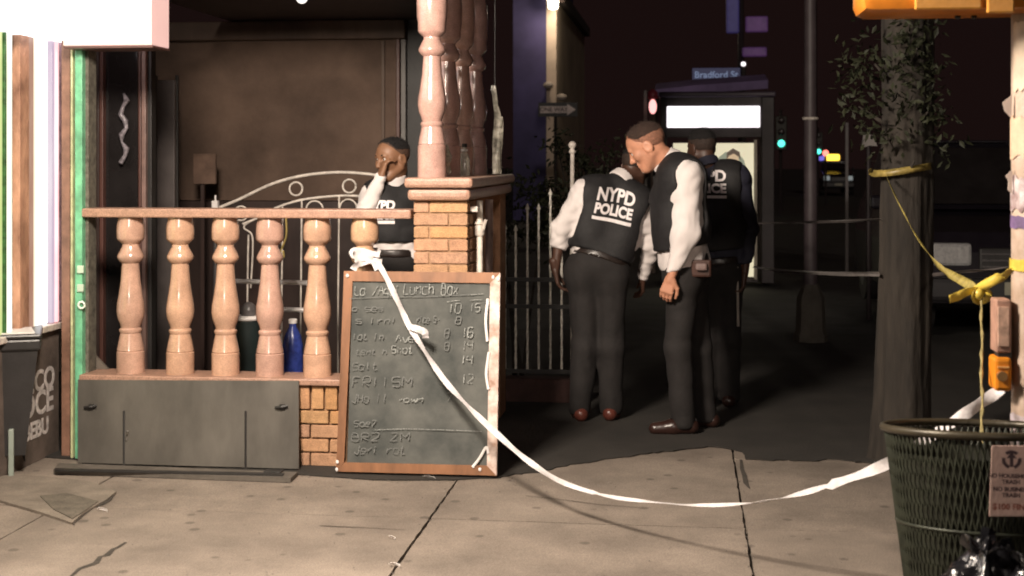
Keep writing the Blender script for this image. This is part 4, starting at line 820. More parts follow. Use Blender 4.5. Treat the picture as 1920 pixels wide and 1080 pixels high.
# white tapes in the background, dimmed by shade put into their colour
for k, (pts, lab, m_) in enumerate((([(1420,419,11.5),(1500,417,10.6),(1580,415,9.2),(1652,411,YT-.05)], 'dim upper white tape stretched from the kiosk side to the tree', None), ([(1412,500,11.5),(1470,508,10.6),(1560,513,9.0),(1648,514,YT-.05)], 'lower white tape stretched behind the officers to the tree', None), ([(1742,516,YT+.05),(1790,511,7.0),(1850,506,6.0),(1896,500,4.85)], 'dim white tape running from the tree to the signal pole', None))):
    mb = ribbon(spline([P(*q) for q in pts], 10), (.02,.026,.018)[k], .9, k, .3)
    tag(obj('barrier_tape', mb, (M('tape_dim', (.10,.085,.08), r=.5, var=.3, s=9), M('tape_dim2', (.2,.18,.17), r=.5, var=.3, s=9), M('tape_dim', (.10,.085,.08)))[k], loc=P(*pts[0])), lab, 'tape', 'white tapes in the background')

# ------------------------------------------------------------------ signal pole at the right edge
YP = 4.72
xp = P(1897,500,YP).x + .088
sp_ = thing('signal_pole', 'tan signal pole covered with torn posters at the right edge', 'pole', (xp, YP, 0))
mb = MB(); mb.tube([(xp,YP,0),(xp,YP,3.4)], .088, 24); obj('shaft', mb, M('pole_tan', (.50,.36,.26), r=.45, var=.3, s=9, bump=.2, c2=(.58,.46,.38)), sp_, smooth=True, angle=40)
def wrap(v0, v1, a0, a1, mat, name, rr=.0905, jag=.0):
    mb = MB(); z1, z0 = P(1900,v0,YP).z, P(1900,v1,YP).z; V = []; n = 14; rj = random.Random(v0)
    for k in range(n+1):
        a = R(a0 + (a1-a0)*k/n)
        for z in (z0 + rj.uniform(0,jag), z1 - rj.uniform(0,jag)):
            for r_ in (rr, rr+.0012): V.append((xp + r_*math.cos(a), YP + r_*math.sin(a), z))
    Fc = []
    for k in range(n): o_ = k*4; Fc += [(o_,o_+4,o_+6,o_+2),(o_+1,o_+3,o_+7,o_+5),(o_,o_+1,o_+5,o_+4),(o_+2,o_+6,o_+7,o_+3)]
    Fc += [(0,2,3,1),(n*4,n*4+1,n*4+3,n*4+2)]; mb.add(V, Fc); return obj(name, mb, mat, sp_)
wrap(40, 175, 195, 300, M('poster_cream', (.62,.50,.38), r=.7, var=.2, s=12), 'poster', jag=.015)
wrap(215, 300, 175, 290, M('poster_tan', (.60,.43,.30), r=.7, var=.25, s=12), 'poster', jag=.02)
wrap(325, 400, 178, 290, M('poster_pink', (.52,.30,.30), r=.6, var=.6, s=22, c2=(.70,.62,.62)), 'poster', jag=.02)
wrap(402, 430, 178, 290, M('poster_violet', (.16,.10,.22), r=.6, var=.4, s=22), 'sticker', jag=.008)
wrap(483, 507, 170, 300, yellow_pl, 'tape_wrap', .092, .006)
wrap(770, 1200, 176, 300, M('poster_low', (.60,.46,.38), r=.6, var=.25, s=8, c2=(.45,.42,.5)), 'poster', jag=.01)
for (pix) in ([(1898,178),(1880,192),(1884,208),(1897,222)], [(1898,318),(1886,330),(1891,340),(1890,356),(1898,364)]):
    mb = MB(); mb.prism([P(u,v,YP-.03) for u,v in pix], (0,.004,0)); obj('paper_flap', mb, M('flap', (.68,.55,.48), r=.7), sp_)
# push button unit on the pole
pbm = M('orange_box', (.72,.24,.015), r=.4, var=.15, s=10)
mb = MB(); mb.box(P(1868,662,YP-.05), P(1897,562,YP-.05)+Vector((.0,.09,0)), .006); pu = obj('button_sign', mb, M('btn_sign', (.40,.23,.17), r=.5, var=.3, s=16), sp_)
mb = MB(); mb.box(P(1871,650,YP-.056), P(1893,575,YP-.056)+Vector((0,.004,0)), .002); obj('sign_face', mb, M('btn_face', (.62,.40,.30), r=.4, var=.4, s=25), pu)
mb = MB(); mb.box(P(1872,671,YP-.045), P(1896,660,YP-.045)+Vector((0,.06,0))); obj('button_gap', mb, dark_m, sp_)
mb = MB(); mb.box(P(1865,734,YP-.06), P(1898,671,YP-.06)+Vector((0,.1,0)), .012); pu2 = obj('button_box', mb, pbm, sp_)
mb = MB(); c = P(1878,705,YP-.064); mb.tube([c+Vector((0,.004,0)), c+Vector((0,-.012,0))], .016, 14); obj('button', mb, M('btn_metal', (.45,.25,.1), r=.3, metal=.6), pu2, smooth=True, angle=40)
mb = MB(); mb.box(P(1870,690,YP-.063), P(1893,687,YP-.063)+Vector((0,.003,0))); obj('box_lip', mb, M('orange_hi', (.85,.45,.15), r=.3), pu2)
# orange signal housing at the top right
zs0 = P(1750,30,YP).z; xs_ = P(1614,20,YP-.12).x
sh = obj('signal_housing', MB().box((xs_, YP-.15, zs0), (xp-.02, YP+.12, zs0+.36), .035), M('signal_orange', (.62,.20,.02), r=.35, var=.2, s=6, bump=.06, coat=.3), sp_, smooth=True, angle=35)
mb = MB(); mb.box((P(1700,20,YP).x, YP-.165, zs0+.004), (P(1822,20,YP).x, YP-.151, zs0+.05), .006); mb.box((P(1830,20,YP).x, YP-.17, zs0-.01), (P(1880,20,YP).x, YP-.151, zs0+.3), .006); obj('hinge_bar', mb, M('signal_orange2', (.75,.34,.06), r=.35), sh)
for u in (1796, 1826):
    mb = MB(); c = P(u,31,YP); mb.sphere(c, .01, 8); obj('bolt', mb, dark_m, sh)
mb = MB(); mb.box((xp-.1,YP-.1,zs0+.1),(xp-.015,YP+.08,zs0+.16),.01); obj('clamp', mb, dark_m, sp_)

# yellow tape: round the tree, down to a knot and on to the pole; darker copies paint its shade
yt = thing('yellow_tape', 'yellow caution tape from the tree trunk to a knot by the signal pole', 'tape', P(1660,322,YT-.15))
z_ = P(1700,322,YT-.15).z
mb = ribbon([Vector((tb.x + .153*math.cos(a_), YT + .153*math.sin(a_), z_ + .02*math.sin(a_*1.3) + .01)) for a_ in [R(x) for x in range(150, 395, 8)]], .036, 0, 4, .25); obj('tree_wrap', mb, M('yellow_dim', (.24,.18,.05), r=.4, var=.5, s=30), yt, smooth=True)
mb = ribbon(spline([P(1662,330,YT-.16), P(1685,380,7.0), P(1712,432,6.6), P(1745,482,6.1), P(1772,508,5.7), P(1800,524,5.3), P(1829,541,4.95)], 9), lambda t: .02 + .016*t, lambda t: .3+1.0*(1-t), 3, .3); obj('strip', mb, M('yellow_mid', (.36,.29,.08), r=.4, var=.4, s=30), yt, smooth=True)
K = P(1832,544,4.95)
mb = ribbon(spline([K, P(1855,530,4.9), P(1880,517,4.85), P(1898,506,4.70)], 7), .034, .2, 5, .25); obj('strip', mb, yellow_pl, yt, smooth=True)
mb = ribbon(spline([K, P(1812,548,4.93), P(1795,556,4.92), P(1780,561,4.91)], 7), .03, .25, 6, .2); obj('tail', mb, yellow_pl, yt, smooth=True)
mb = ribbon([K + Vector((.026*math.cos(t*.55)+.012, .02*math.sin(t*.9), .024*math.sin(t*.55)-.018)) for t in range(16)], .022, .4, 7, .3); mb.sphere(K+Vector((.004,-.01,-.012)), .019, 10); obj('knot', mb, yellow_pl, yt, smooth=True)
mb = MB(); rt = random.Random(4); pts = [P(1841+rt.uniform(-1.5,1.5), 556 + k*12, 4.95-.02*k) for k in range(24)]; mb.tube(pts, [.0035 + .003*(k % 3 == 0) for k in range(24)], 6); obj('string', mb, M('string_yel', (.34,.28,.12), r=.6, var=.4, s=50), yt)

# ------------------------------------------------------------------ litter basket
rimL = P(1668,818,4.33); RB = .285; xcB = rimL.x + RB; YBk = 4.33; zrim = P(1836,824,YBk).z
bk = thing('litter_basket', 'dark green wire mesh litter basket with a notice at the lower right', 'litter basket', (xcB, YBk, 0))
wire = M('basket_wire', (.032,.036,.024), r=.45, var=.4, s=18, metal=.3)
rad = lambda z: .205 + (RB-.205)*(z/zrim)
mb = MB(); nw = 92
for k in range(nw):
    for tw_ in (1, -1):
        mb.tube([(xcB + rad(zrim*t)*math.cos(2*math.pi*k/nw + tw_*t*.55), YBk + rad(zrim*t)*math.sin(2*math.pi*k/nw + tw_*t*.55), .03 + (zrim-.04)*t) for t in (0,.2,.4,.6,.8,1)], .0034, 4, False)
obj('wire_mesh', mb, wire, bk)
for z, rr_ in ((.035,.011),(zrim*.3,.006),(zrim*.62,.006)):
    mb = MB(); mb.tube([(xcB + rad(z)*math.cos(t*math.pi/24), YBk + rad(z)*math.sin(t*math.pi/24), z) for t in range(49)], rr_, 6); obj('hoop', mb, wire, bk, smooth=True)
mb = MB(); mb.tube([(xcB + (RB+.004)*math.cos(t*math.pi/32), YBk + (RB+.004)*math.sin(t*math.pi/32), zrim) for t in range(65)], .0125, 8); obj('rim', mb, M('basket_rim', (.06,.05,.032), r=.4, var=.3, s=9, metal=.3), bk, smooth=True)
mb = MB(); mb.lathe((xcB,YBk,.008), [(.2,0),(.2,.02)], 28); obj('base_plate', mb, dark_m, bk)
mb = MB(); mb.lathe((xcB,YBk,.03), [(.195,0),(rad(zrim-.05)-.012,zrim-.1)], 28); mb.f = mb.f[:-2]; mb.m = mb.m[:-2]; obj('liner_bag', mb, M('liner', (.03,.03,.022), r=.45, var=.4, s=9, bump=.5, bs=18), bk, smooth=True)
bk.rotation_euler.x = R(-6.5); bk.location.z = .02
# notice on the basket: built flat in front of the mesh
a0 = [P(1860,836,4.07), P(1935,836,4.07), P(1932,968,4.07), P(1855,968,4.07)]
nb_ = thing('basket_notice', 'pinkish white printed notice with round emblem hanging on the litter basket', 'notice', P(1895,968,4.07))
mb = MB(); mb.prism(a0, (0,.004,0)); obj('notice_plate', mb, M('notice_pink', (.86,.60,.52), r=.5, var=.1, s=6), nb_)
ink = M('notice_ink', (.10,.06,.07), r=.6); red_ink = M('notice_red', (.42,.14,.10), r=.6)
c = P(1897,862,4.066); sc_ = 4.1/F
mb = MB()
for k in range(3):
    A = R(90 + k*120); q = [c + Vector((math.cos(A+R(t))*17*sc_, 0, math.sin(A+R(t))*17*sc_)) for t in range(-42,43,12)] + [c + Vector((math.cos(A+R(t))*11*sc_, 0, math.sin(A+R(t))*11*sc_)) for t in range(42,-43,-12)]
    mb.prism(q, (0,.001,0))
mb.prism([c + Vector((x_*sc_,0,z_*sc_)) for x_, z_ in ((0,14),(9,2),(3,3),(3,-13),(-3,-13),(-3,3),(-9,2))], (0,.001,0)); obj('emblem', mb, ink, nb_)
for (body, v, sz, m_) in (('NO HOUSEHOLD', 893, 9, ink), ('TRASH', 904, 9, ink), ('NO BUSINESS', 918, 9, ink), ('TRASH', 929, 9, ink), ('$100 FINE', 951, 13, red_ink)):
    t_ = text_mb(body, sz*sc_*1.15, .0006); place_text(t_, P(1896,v,4.066), (1,0,0), (0,0,1)); obj('lettering', t_, m_, nb_)
# rubbish bags
def bag(name, lab, c, rx, ry, rz, seed):
    b = bmesh.new(); bmesh.ops.create_icosphere(b, subdivisions=5, radius=1); rr = random.Random(seed); ks = [(Vector((rr.gauss(0,1),rr.gauss(0,1),rr.gauss(0,1)))*rr.uniform(2,7), rr.uniform(0,6)) for _ in range(12)]
    for q in b.verts:
        p = q.co.copy(); d = 0
        for k, ph_ in ks: d += .03*(1-abs(math.sin(p.dot(k)+ph_)))**3*2.2
        top = max(0, p.z-.55)/.45; sh_ = 1 - .55*top**1.5; f_ = 1 + d - .1
        q.co = Vector((p.x*rx*f_*sh_, p.y*ry*f_*sh_, p.z*rz*f_ + .12*rz*top*top))
    zmin = min(q.co.z for q in b.verts); b.verts.index_update(); base = Vector((c[0],c[1],0))
    o = thing(name, lab, 'rubbish bag', base, 'rubbish bags by the basket'); mb = MB(); mb.add([base + Vector((q.co.x,q.co.y,max(0.0,(q.co.z-zmin) - .03))) for q in b.verts], [tuple(x_.index for x_ in f.verts) for f in b.faces]); b.free()
    obj('bag', mb, M('bag_black', (.010,.010,.012), r=.22, var=.3, s=9, bump=.55, bs=22, coat=.3), o, smooth=True)
    zt2 = 2*rz*1.0; mb = MB(); 
    for k in range(5):
        a_ = k*1.26; m2 = ribbon(spline([base+Vector((0,0,zt2-.02)), base+Vector((.03*math.cos(a_),.03*math.sin(a_),zt2+.03)), base+Vector((.07*math.cos(a_),.07*math.sin(a_),zt2+.05+.02*(k%2)))],5), .04, .5*k, k, .5, .002); mb.add(m2.v, m2.f)
    obj('tied_neck', mb, M('bag_black', (.01,.01,.012)), o)
c1 = P(1835,1060,3.95); bag('rubbish_bag', 'glossy black rubbish bag in front of the litter basket', (c1.x, 3.86), .17, .15, .25, 3)
c1 = P(1905,1060,3.8); bag('rubbish_bag', 'black rubbish bag at the bottom right corner under the notice', (c1.x+.05, 3.78), .2, .16, .24, 8)
c1 = P(1735,1075,4.02); mb = ribbon(spline([P(1690,1058,4.0),P(1702,1075,3.98),P(1725,1082,3.97),P(1742,1090,3.96)],6), .05, .5, 3, .5); mb.v=[Vector((p.x,p.y,p.z)) for p in mb.v]
wb2 = thing('white_bag', 'crumpled pale carrier bag at the foot of the litter basket', 'bag', (P(1715,1070,3.95).x, 3.95, 0))
b = bmesh.new(); bmesh.ops.create_icosphere(b, subdivisions=4, radius=1)
for q in b.verts:
    p = q.co.copy(); f_ = 1 + .16*math.sin(p.x*6+p.z*5)*math.sin(p.y*7-p.z*3) + .08*math.sin(p.x*17+p.y*13); q.co = Vector((p.x*.085*f_, p.y*.10*f_, max(-.99,p.z)*.115*f_))
zmin = min(q.co.z for q in b.verts); b.verts.index_update(); mb = MB(); bb = wb2.location; mb.add([bb + Vector((q.co.x,q.co.y,q.co.z-zmin)) for q in b.verts], [tuple(x_.index for x_ in f.verts) for f in b.faces]); b.free()
obj('bag_film', mb, M('carrier', (.5,.42,.36), r=.35, var=.3, s=20, bump=.5, bs=25), wb2, smooth=True)

# ------------------------------------------------------------------ people: smooth blended volumes, polygonised
def V3(p): return np.array([p[0], p[1], p[2]], dtype=np.float64)
class Vol:
    def __init__(s, lo, hi, h):
        s.lo = V3(lo); s.h = h; s.n = [int(math.ceil((hi[i]-lo[i])/h))+1 for i in range(3)]
        s.ax = [s.lo[i] + h*np.arange(s.n[i]) for i in range(3)]
        s.f = np.full(s.n, 1.0, dtype=np.float32)
    def sl(s, lo, hi):
        o = []
        for i in range(3):
            a = max(0, int((lo[i]-s.lo[i])/s.h)); b = min(s.n[i], int((hi[i]-s.lo[i])/s.h)+2); o.append(slice(a, max(a, b)))
        return tuple(o)
    def grid(s, q): return np.meshgrid(s.ax[0][q[0]], s.ax[1][q[1]], s.ax[2][q[2]], indexing='ij')
    def merge(s, q, d, k, op='u'):
        f = s.f[q]
        if op == 'u':
            if k > 0:
                h_ = np.clip(.5 + .5*(f-d)/k, 0, 1); s.f[q] = f*(1-h_) + d*h_ - k*h_*(1-h_)
            else: s.f[q] = np.minimum(f, d)
        elif op == 's': 
            if k > 0:
                dd = -d; h_ = np.clip(.5 - .5*(f-dd)/k, 0, 1); s.f[q] = f*(1-h_) + dd*h_ + k*h_*(1-h_)
            else: s.f[q] = np.maximum(f, -d)
    def cone(s, a, b, ra, rb, k=.03, op='u', flat=None):
        """tapered capsule; flat=(axis, factor) squashes it along an axis"""
        a = V3(a); b = V3(b); m = max(ra, rb)*(1.0 if not flat else max(1, 1/flat[1])) + .08
        q = s.sl(np.minimum(a,b)-m, np.maximum(a,b)+m); X, Y, Z = s.grid(q)
        if X.size == 0: return s
        ab = b-a; L2 = max(1e-9, ab@ab); px, py, pz = X-a[0], Y-a[1], Z-a[2]
        t = np.clip((px*ab[0]+py*ab[1]+pz*ab[2])/L2, 0, 1); dx, dy, dz = px-t*ab[0], py-t*ab[1], pz-t*ab[2]
        if flat:
            n = V3(flat[0]); n = n/np.linalg.norm(n); c = (dx*n[0]+dy*n[1]+dz*n[2])*(1/flat[1]-1); dx, dy, dz = dx+c*n[0], dy+c*n[1], dz+c*n[2]
        s.merge(q, (np.sqrt(dx*dx+dy*dy+dz*dz) - (ra+t*(rb-ra))).astype(np.float32), k, op); return s
    def ell(s, c, r, M3=None, k=.02, op='u'):
        c = V3(c); r = V3(r); m = r.max()+.06; q = s.sl(c-m, c+m); X, Y, Z = s.grid(q)
        if X.size == 0: return s
        P_ = np.stack([X-c[0], Y-c[1], Z-c[2]], -1)
        if M3 is not None: P_ = P_ @ M3
        u = P_/r; l = np.sqrt((u*u).sum(-1)); g = np.sqrt(((u/r)**2).sum(-1)); d = np.where(g > 1e-6, l*(l-1)/np.maximum(g,1e-6), -r.min())
        s.merge(q, d.astype(np.float32), k, op); return s
    def plane(s, p, n, k=0):                     # keep the side the normal points away from
        n = V3(n); n = n/np.linalg.norm(n); p = V3(p)
        d = ((s.ax[0]-p[0])*n[0])[:,None,None] + ((s.ax[1]-p[1])*n[1])[None,:,None] + ((s.ax[2]-p[2])*n[2])[None,None,:]
        s.f = np.maximum(s.f, d.astype(np.float32)); return s
    def folds(s, amp, sc_, seed, zs_=1.5):
        rr = np.random.default_rng(seed); near = np.where(np.abs(s.f) < .05); 
        if len(near[0]) == 0: return s
        X = s.ax[0][near[0]]*sc_; Y = s.ax[1][near[1]]*sc_; Z = s.ax[2][near[2]]*sc_
        d = np.zeros(len(X))
        for _ in range(5):
            k = rr.normal(0,1,3)*np.array([1,1,zs_]); w = rr.normal(0,1,3)*.6; d += np.sin(X*k[0]+Y*k[1]+Z*k[2]+rr.uniform(0,6)+1.3*np.sin(X*w[0]+Y*w[1]+Z*w[2]))
        s.f[near] += (amp*(1-np.abs(d/2.2))).astype(np.float32); return s
    def mesh(s):
        f = s.f; ins = f < 0; nx, ny, nz = f.shape; c = np.zeros((nx-1,ny-1,nz-1), dtype=np.int8)
        for i in (0,1):
            for j in (0,1):
                for k in (0,1): c += ins[i:nx-1+i, j:ny-1+j, k:nz-1+k]
        cells = np.argwhere((c > 0) & (c < 8)); idx = -np.ones((nx-1,ny-1,nz-1), dtype=np.int64); idx[tuple(cells.T)] = np.arange(len(cells))
        acc = np.zeros((len(cells),3)); cnt = np.zeros(len(cells)); ci, cj, ck = cells.T
        for ax in range(3):
            o1, o2 = [a for a in range(3) if a != ax]
            for a in (0,1):
                for b in (0,1):
                    off = [0,0,0]; off[o1] = a; off[o2] = b; off2 = list(off); off2[ax] = 1
                    v0 = f[ci+off[0],cj+off[1],ck+off[2]]; v1 = f[ci+off2[0],cj+off2[1],ck+off2[2]]; m = (v0 < 0) != (v1 < 0)
                    t = np.where(m, v0/np.where(m, v0-v1, 1), 0); p = np.zeros((len(cells),3)); p[:,0] = off[0]; p[:,1] = off[1]; p[:,2] = off[2]; p[:,ax] = t
                    acc[m] += p[m]; cnt[m] += 1
        vs = s.lo + s.h*(cells + acc/np.maximum(cnt,1)[:,None]); faces = []
        for ax in range(3):
            o1, o2 = [a for a in range(3) if a != ax]
            sl0 = [slice(None)]*3; sl1 = [slice(None)]*3; sl0[ax] = slice(0,-1); sl1[ax] = slice(1,None)
            cr = ins[tuple(sl0)] != ins[tuple(sl1)]; e = np.argwhere(cr); e = e[(e[:,o1] > 0) & (e[:,o2] > 0) & (e[:,o1] < f.shape[o1]-1) & (e[:,o2] < f.shape[o2]-1)]
            q = []
            for a, b in ((0,0),(1,0),(1,1),(0,1)):
                d = e.copy(); d[:,o1] -= a; d[:,o2] -= b; q.append(idx[d[:,0],d[:,1],d[:,2]])
            Q = np.stack(q,1); faces.append(Q[(Q >= 0).all(1)])
        return vs, np.concatenate(faces)

def npobj(name, parts, mat, parent):
    base = np.array(wloc(parent)); vs = []; fs = []; o_ = 0
    for v, f in parts: vs.append(v - base); fs.append(f + o_); o_ += len(v)
    v = np.concatenate(vs); f = np.concatenate(fs)
    me = bpy.data.meshes.new(name); me.from_pydata(v.tolist(), [], f.tolist()); me.update()
    bm = bmesh.new(); bm.from_mesh(me); bmesh.ops.recalc_face_normals(bm, faces=bm.faces); bm.to_mesh(me); bm.free()
    me.materials.append(mat); me.shade_smooth(); o = bpy.data.objects.new(name, me); col.objects.link(o); o.parent = parent; return o
def boxof(pts, m):
    a = np.array([V3(p) for p in pts]); return a.min(0)-m, a.max(0)+m

def head_parts(c, fwd, up, neck, s_=1.0):
    """head with a face; returns (skin mesh, hair mesh, eye positions)"""
    fwd = Vector(fwd).normalized(); up = Vector(up); up = (up - fwd*up.dot(fwd)).normalized(); lf = up.cross(fwd)
    c = Vector(c); W = lambda x, y, z: c + (fwd*x + lf*y + up*z)*s_
    M3 = np.array([[fwd.x,lf.x,up.x],[fwd.y,lf.y,up.y],[fwd.z,lf.z,up.z]])
    E = lambda vol, p, r, k=.02, op='u': vol.ell(W(*p), [q*s_ for q in r], M3, k, op)
    lo, hi = boxof([c, neck], .17); v = Vol(lo, hi, .0048)
    def cran(vol, g=0):
        E(vol, (-.014,0,.034), (.100+g,.077+g,.086+g)); E(vol, (.02,0,.03), (.074+g,.068+g,.075+g), .03)
    cran(v)
    E(v, (.030,0,-.045), (.062,.058,.078), .04); E(v, (.072,0,-.100), (.026,.030,.021), .035)
    for sd in (-1,1):
        v.cone(W(-.005,sd*.058,-.05), W(.06,sd*.028,-.098), .022*s_, .02*s_, .03)      # jaw
        E(v, (.062,sd*.046,-.022), (.024,.02,.02), .03)                                  # cheekbone
    v.cone(W(.083,-.036,.024), W(.083,.036,.024), .0125*s_, .0125*s_, .018)               # brow
    for sd in (-1,1): E(v, (.098,sd*.031,.004), (.018,.019,.012), .012, 's')
    v.cone(W(.090,0,.014), W(.114,0,-.030), .008*s_, .0125*s_, .012)                      # nose
    for sd in (-1,1): E(v, (.101,sd*.012,-.034), (.012,.009,.009), .008)
    v.cone(W(.090,-.018,-.058), W(.090,.018,-.058), .0085*s_, .0085*s_, .008); v.cone(W(.0885,-.017,-.071), W(.0885,.017,-.071), .009*s_, .009*s_, .008)
    v.cone(W(.099,-.024,-.0645), W(.099,.024,-.0645), .0028*s_, .0028*s_, .004, 's')       # mouth line
    for sd in (-1,1):
        E(v, (-.012,sd*.080,-.008), (.027,.009,.034), .008); E(v, (-.006,sd*.091,-.004), (.015,.006,.02), .006, 's')
    v.cone(W(-.03,0,-.06), neck, .056*s_, .062*s_, .03)
    skin = v.mesh()
    hv = Vol(lo, hi, .0055); cran(hv, .0048)
    p0 = W(.056,0,.085); hv.plane(p0, fwd*.8 - up*.6)                                    # front hairline
    hv.plane(W(-.06,0,-.035), -up*.8 + fwd*.6)                                             # nape
    for sd in (-1,1): E(hv, (.045,sd*.085,-.01), (.052,.035,.06), .004, 's')
    hv.folds(.0022, 130, 3)
    hair = hv.mesh()
    tv = Vol(lo, hi, .0055); cran(tv, .0075); tv.plane(W(.050,0,.088), fwd*.8 - up*.6); tv.plane(W(0,0,.052), -up + fwd*.12); tv.folds(.003, 120, 4); top_ = tv.mesh()
    eyes = [(W(.0785,sd*.0315,.004), .0125*s_) for sd in (-1,1)]
    return skin, (hair, top_), eyes, W

def hand_mesh(wrist, d, palm, side, curl=.35, fist=0.):
    """palm with five separate bent fingers; side=+1 puts the thumb along d x palm"""
    d = Vector(d).normalized(); palm = Vector(palm); palm = (palm - d*palm.dot(d)).normalized(); lat = d.cross(palm)*side; w = Vector(wrist)
    lo, hi = boxof([w, w+d*.2], .09); v = Vol(lo, hi, .0038)
    v.cone(w-d*.05, w+d*.015, .0275, .024, .01)
    for o_ in (.028,.010,-.010,-.028): v.cone(w+d*.012+lat*o_*.6, w+d*.085+lat*o_, .0145, .0118, .012)
    parts_end = []
    for o_, L_ in ((.030,.072),(.010,.080),(-.010,.075),(-.029,.058)):
        p = w+d*.085+lat*o_; a = .25+curl*.5; r_ = .0095
        for seg, fr_ in enumerate((.45,.32,.25)):
            dr = d*math.cos(a) + palm*math.sin(a); q = p + dr*L_*fr_*1.05; v.cone(p, q, r_, r_*.9, .004); p = q; r_ *= .9; a += curl
    t0 = w+d*.022+lat*.024; t1 = t0 + (d*.7+lat*.62+palm*.3).normalized()*.042; t2 = t1 + (d*.92+lat*.15+palm*.35).normalized()*.034; t3 = t2 + (d*.9-lat*.1+palm*.4).normalized()*.026
    v.cone(t0,t1,.0145,.0118,.012); v.cone(t1,t2,.0112,.0102,.005); v.cone(t2,t3,.0102,.0085,.004)
    return v.mesh()

shirt_w = M('white_shirt', (.70,.64,.62), r=.8, var=.06, s=9, bump=.25, bs=18, sheen=.1)
navy = M('navy_sleeve', (.018,.018,.034), r=.75, var=.2, s=9, bump=.2, bs=30)
vest_m = M('black_vest', (.011,.010,.011), r=.72, var=.25, s=25, bump=.3, bs=140)
trs = M('dark_trousers', (.013,.0105,.010), r=.85, var=.25, s=12, bump=.2, bs=60)
belt_m = M('black_belt', (.02,.014,.012), r=.35, var=.3)
letter_w = M('vest_letters', (.78,.72,.72), r=.45, var=.1, s=40)
SK = {'light': M('skin_light', (.53,.25,.155), r=.5, var=.14, s=16, bump=.1, bs=120), 'brown': M('skin_brown', (.24,.12,.066), r=.5, var=.15, s=16, bump=.1, bs=120), 'dark': M('skin_dark', (.075,.036,.024), r=.48, var=.15, s=16, bump=.1, bs=120)}
hair_m = M('short_hair', (.045,.025,.018), r=.85, var=.5, s=160, bump=.8, bs=300); hair_k = M('black_hair', (.010,.008,.008), r=.85, var=.4, s=120, bump=.8, bs=300)
FADE = {'light': M('fade_light', (.25,.115,.072), r=.8, var=.35, s=90, bump=.4, bs=250), 'brown': M('fade_brown', (.075,.04,.025), r=.8, var=.35, s=90), 'dark': M('fade_dark', (.03,.017,.012), r=.8, var=.35, s=90)}
eye_w = M('eye_white', (.6,.55,.5), r=.2); eye_k = M('iris', (.02,.012,.01), r=.15)
shoe_m = M('dark_shoe', (.03,.014,.011), r=.3, var=.3)
BH = .0085

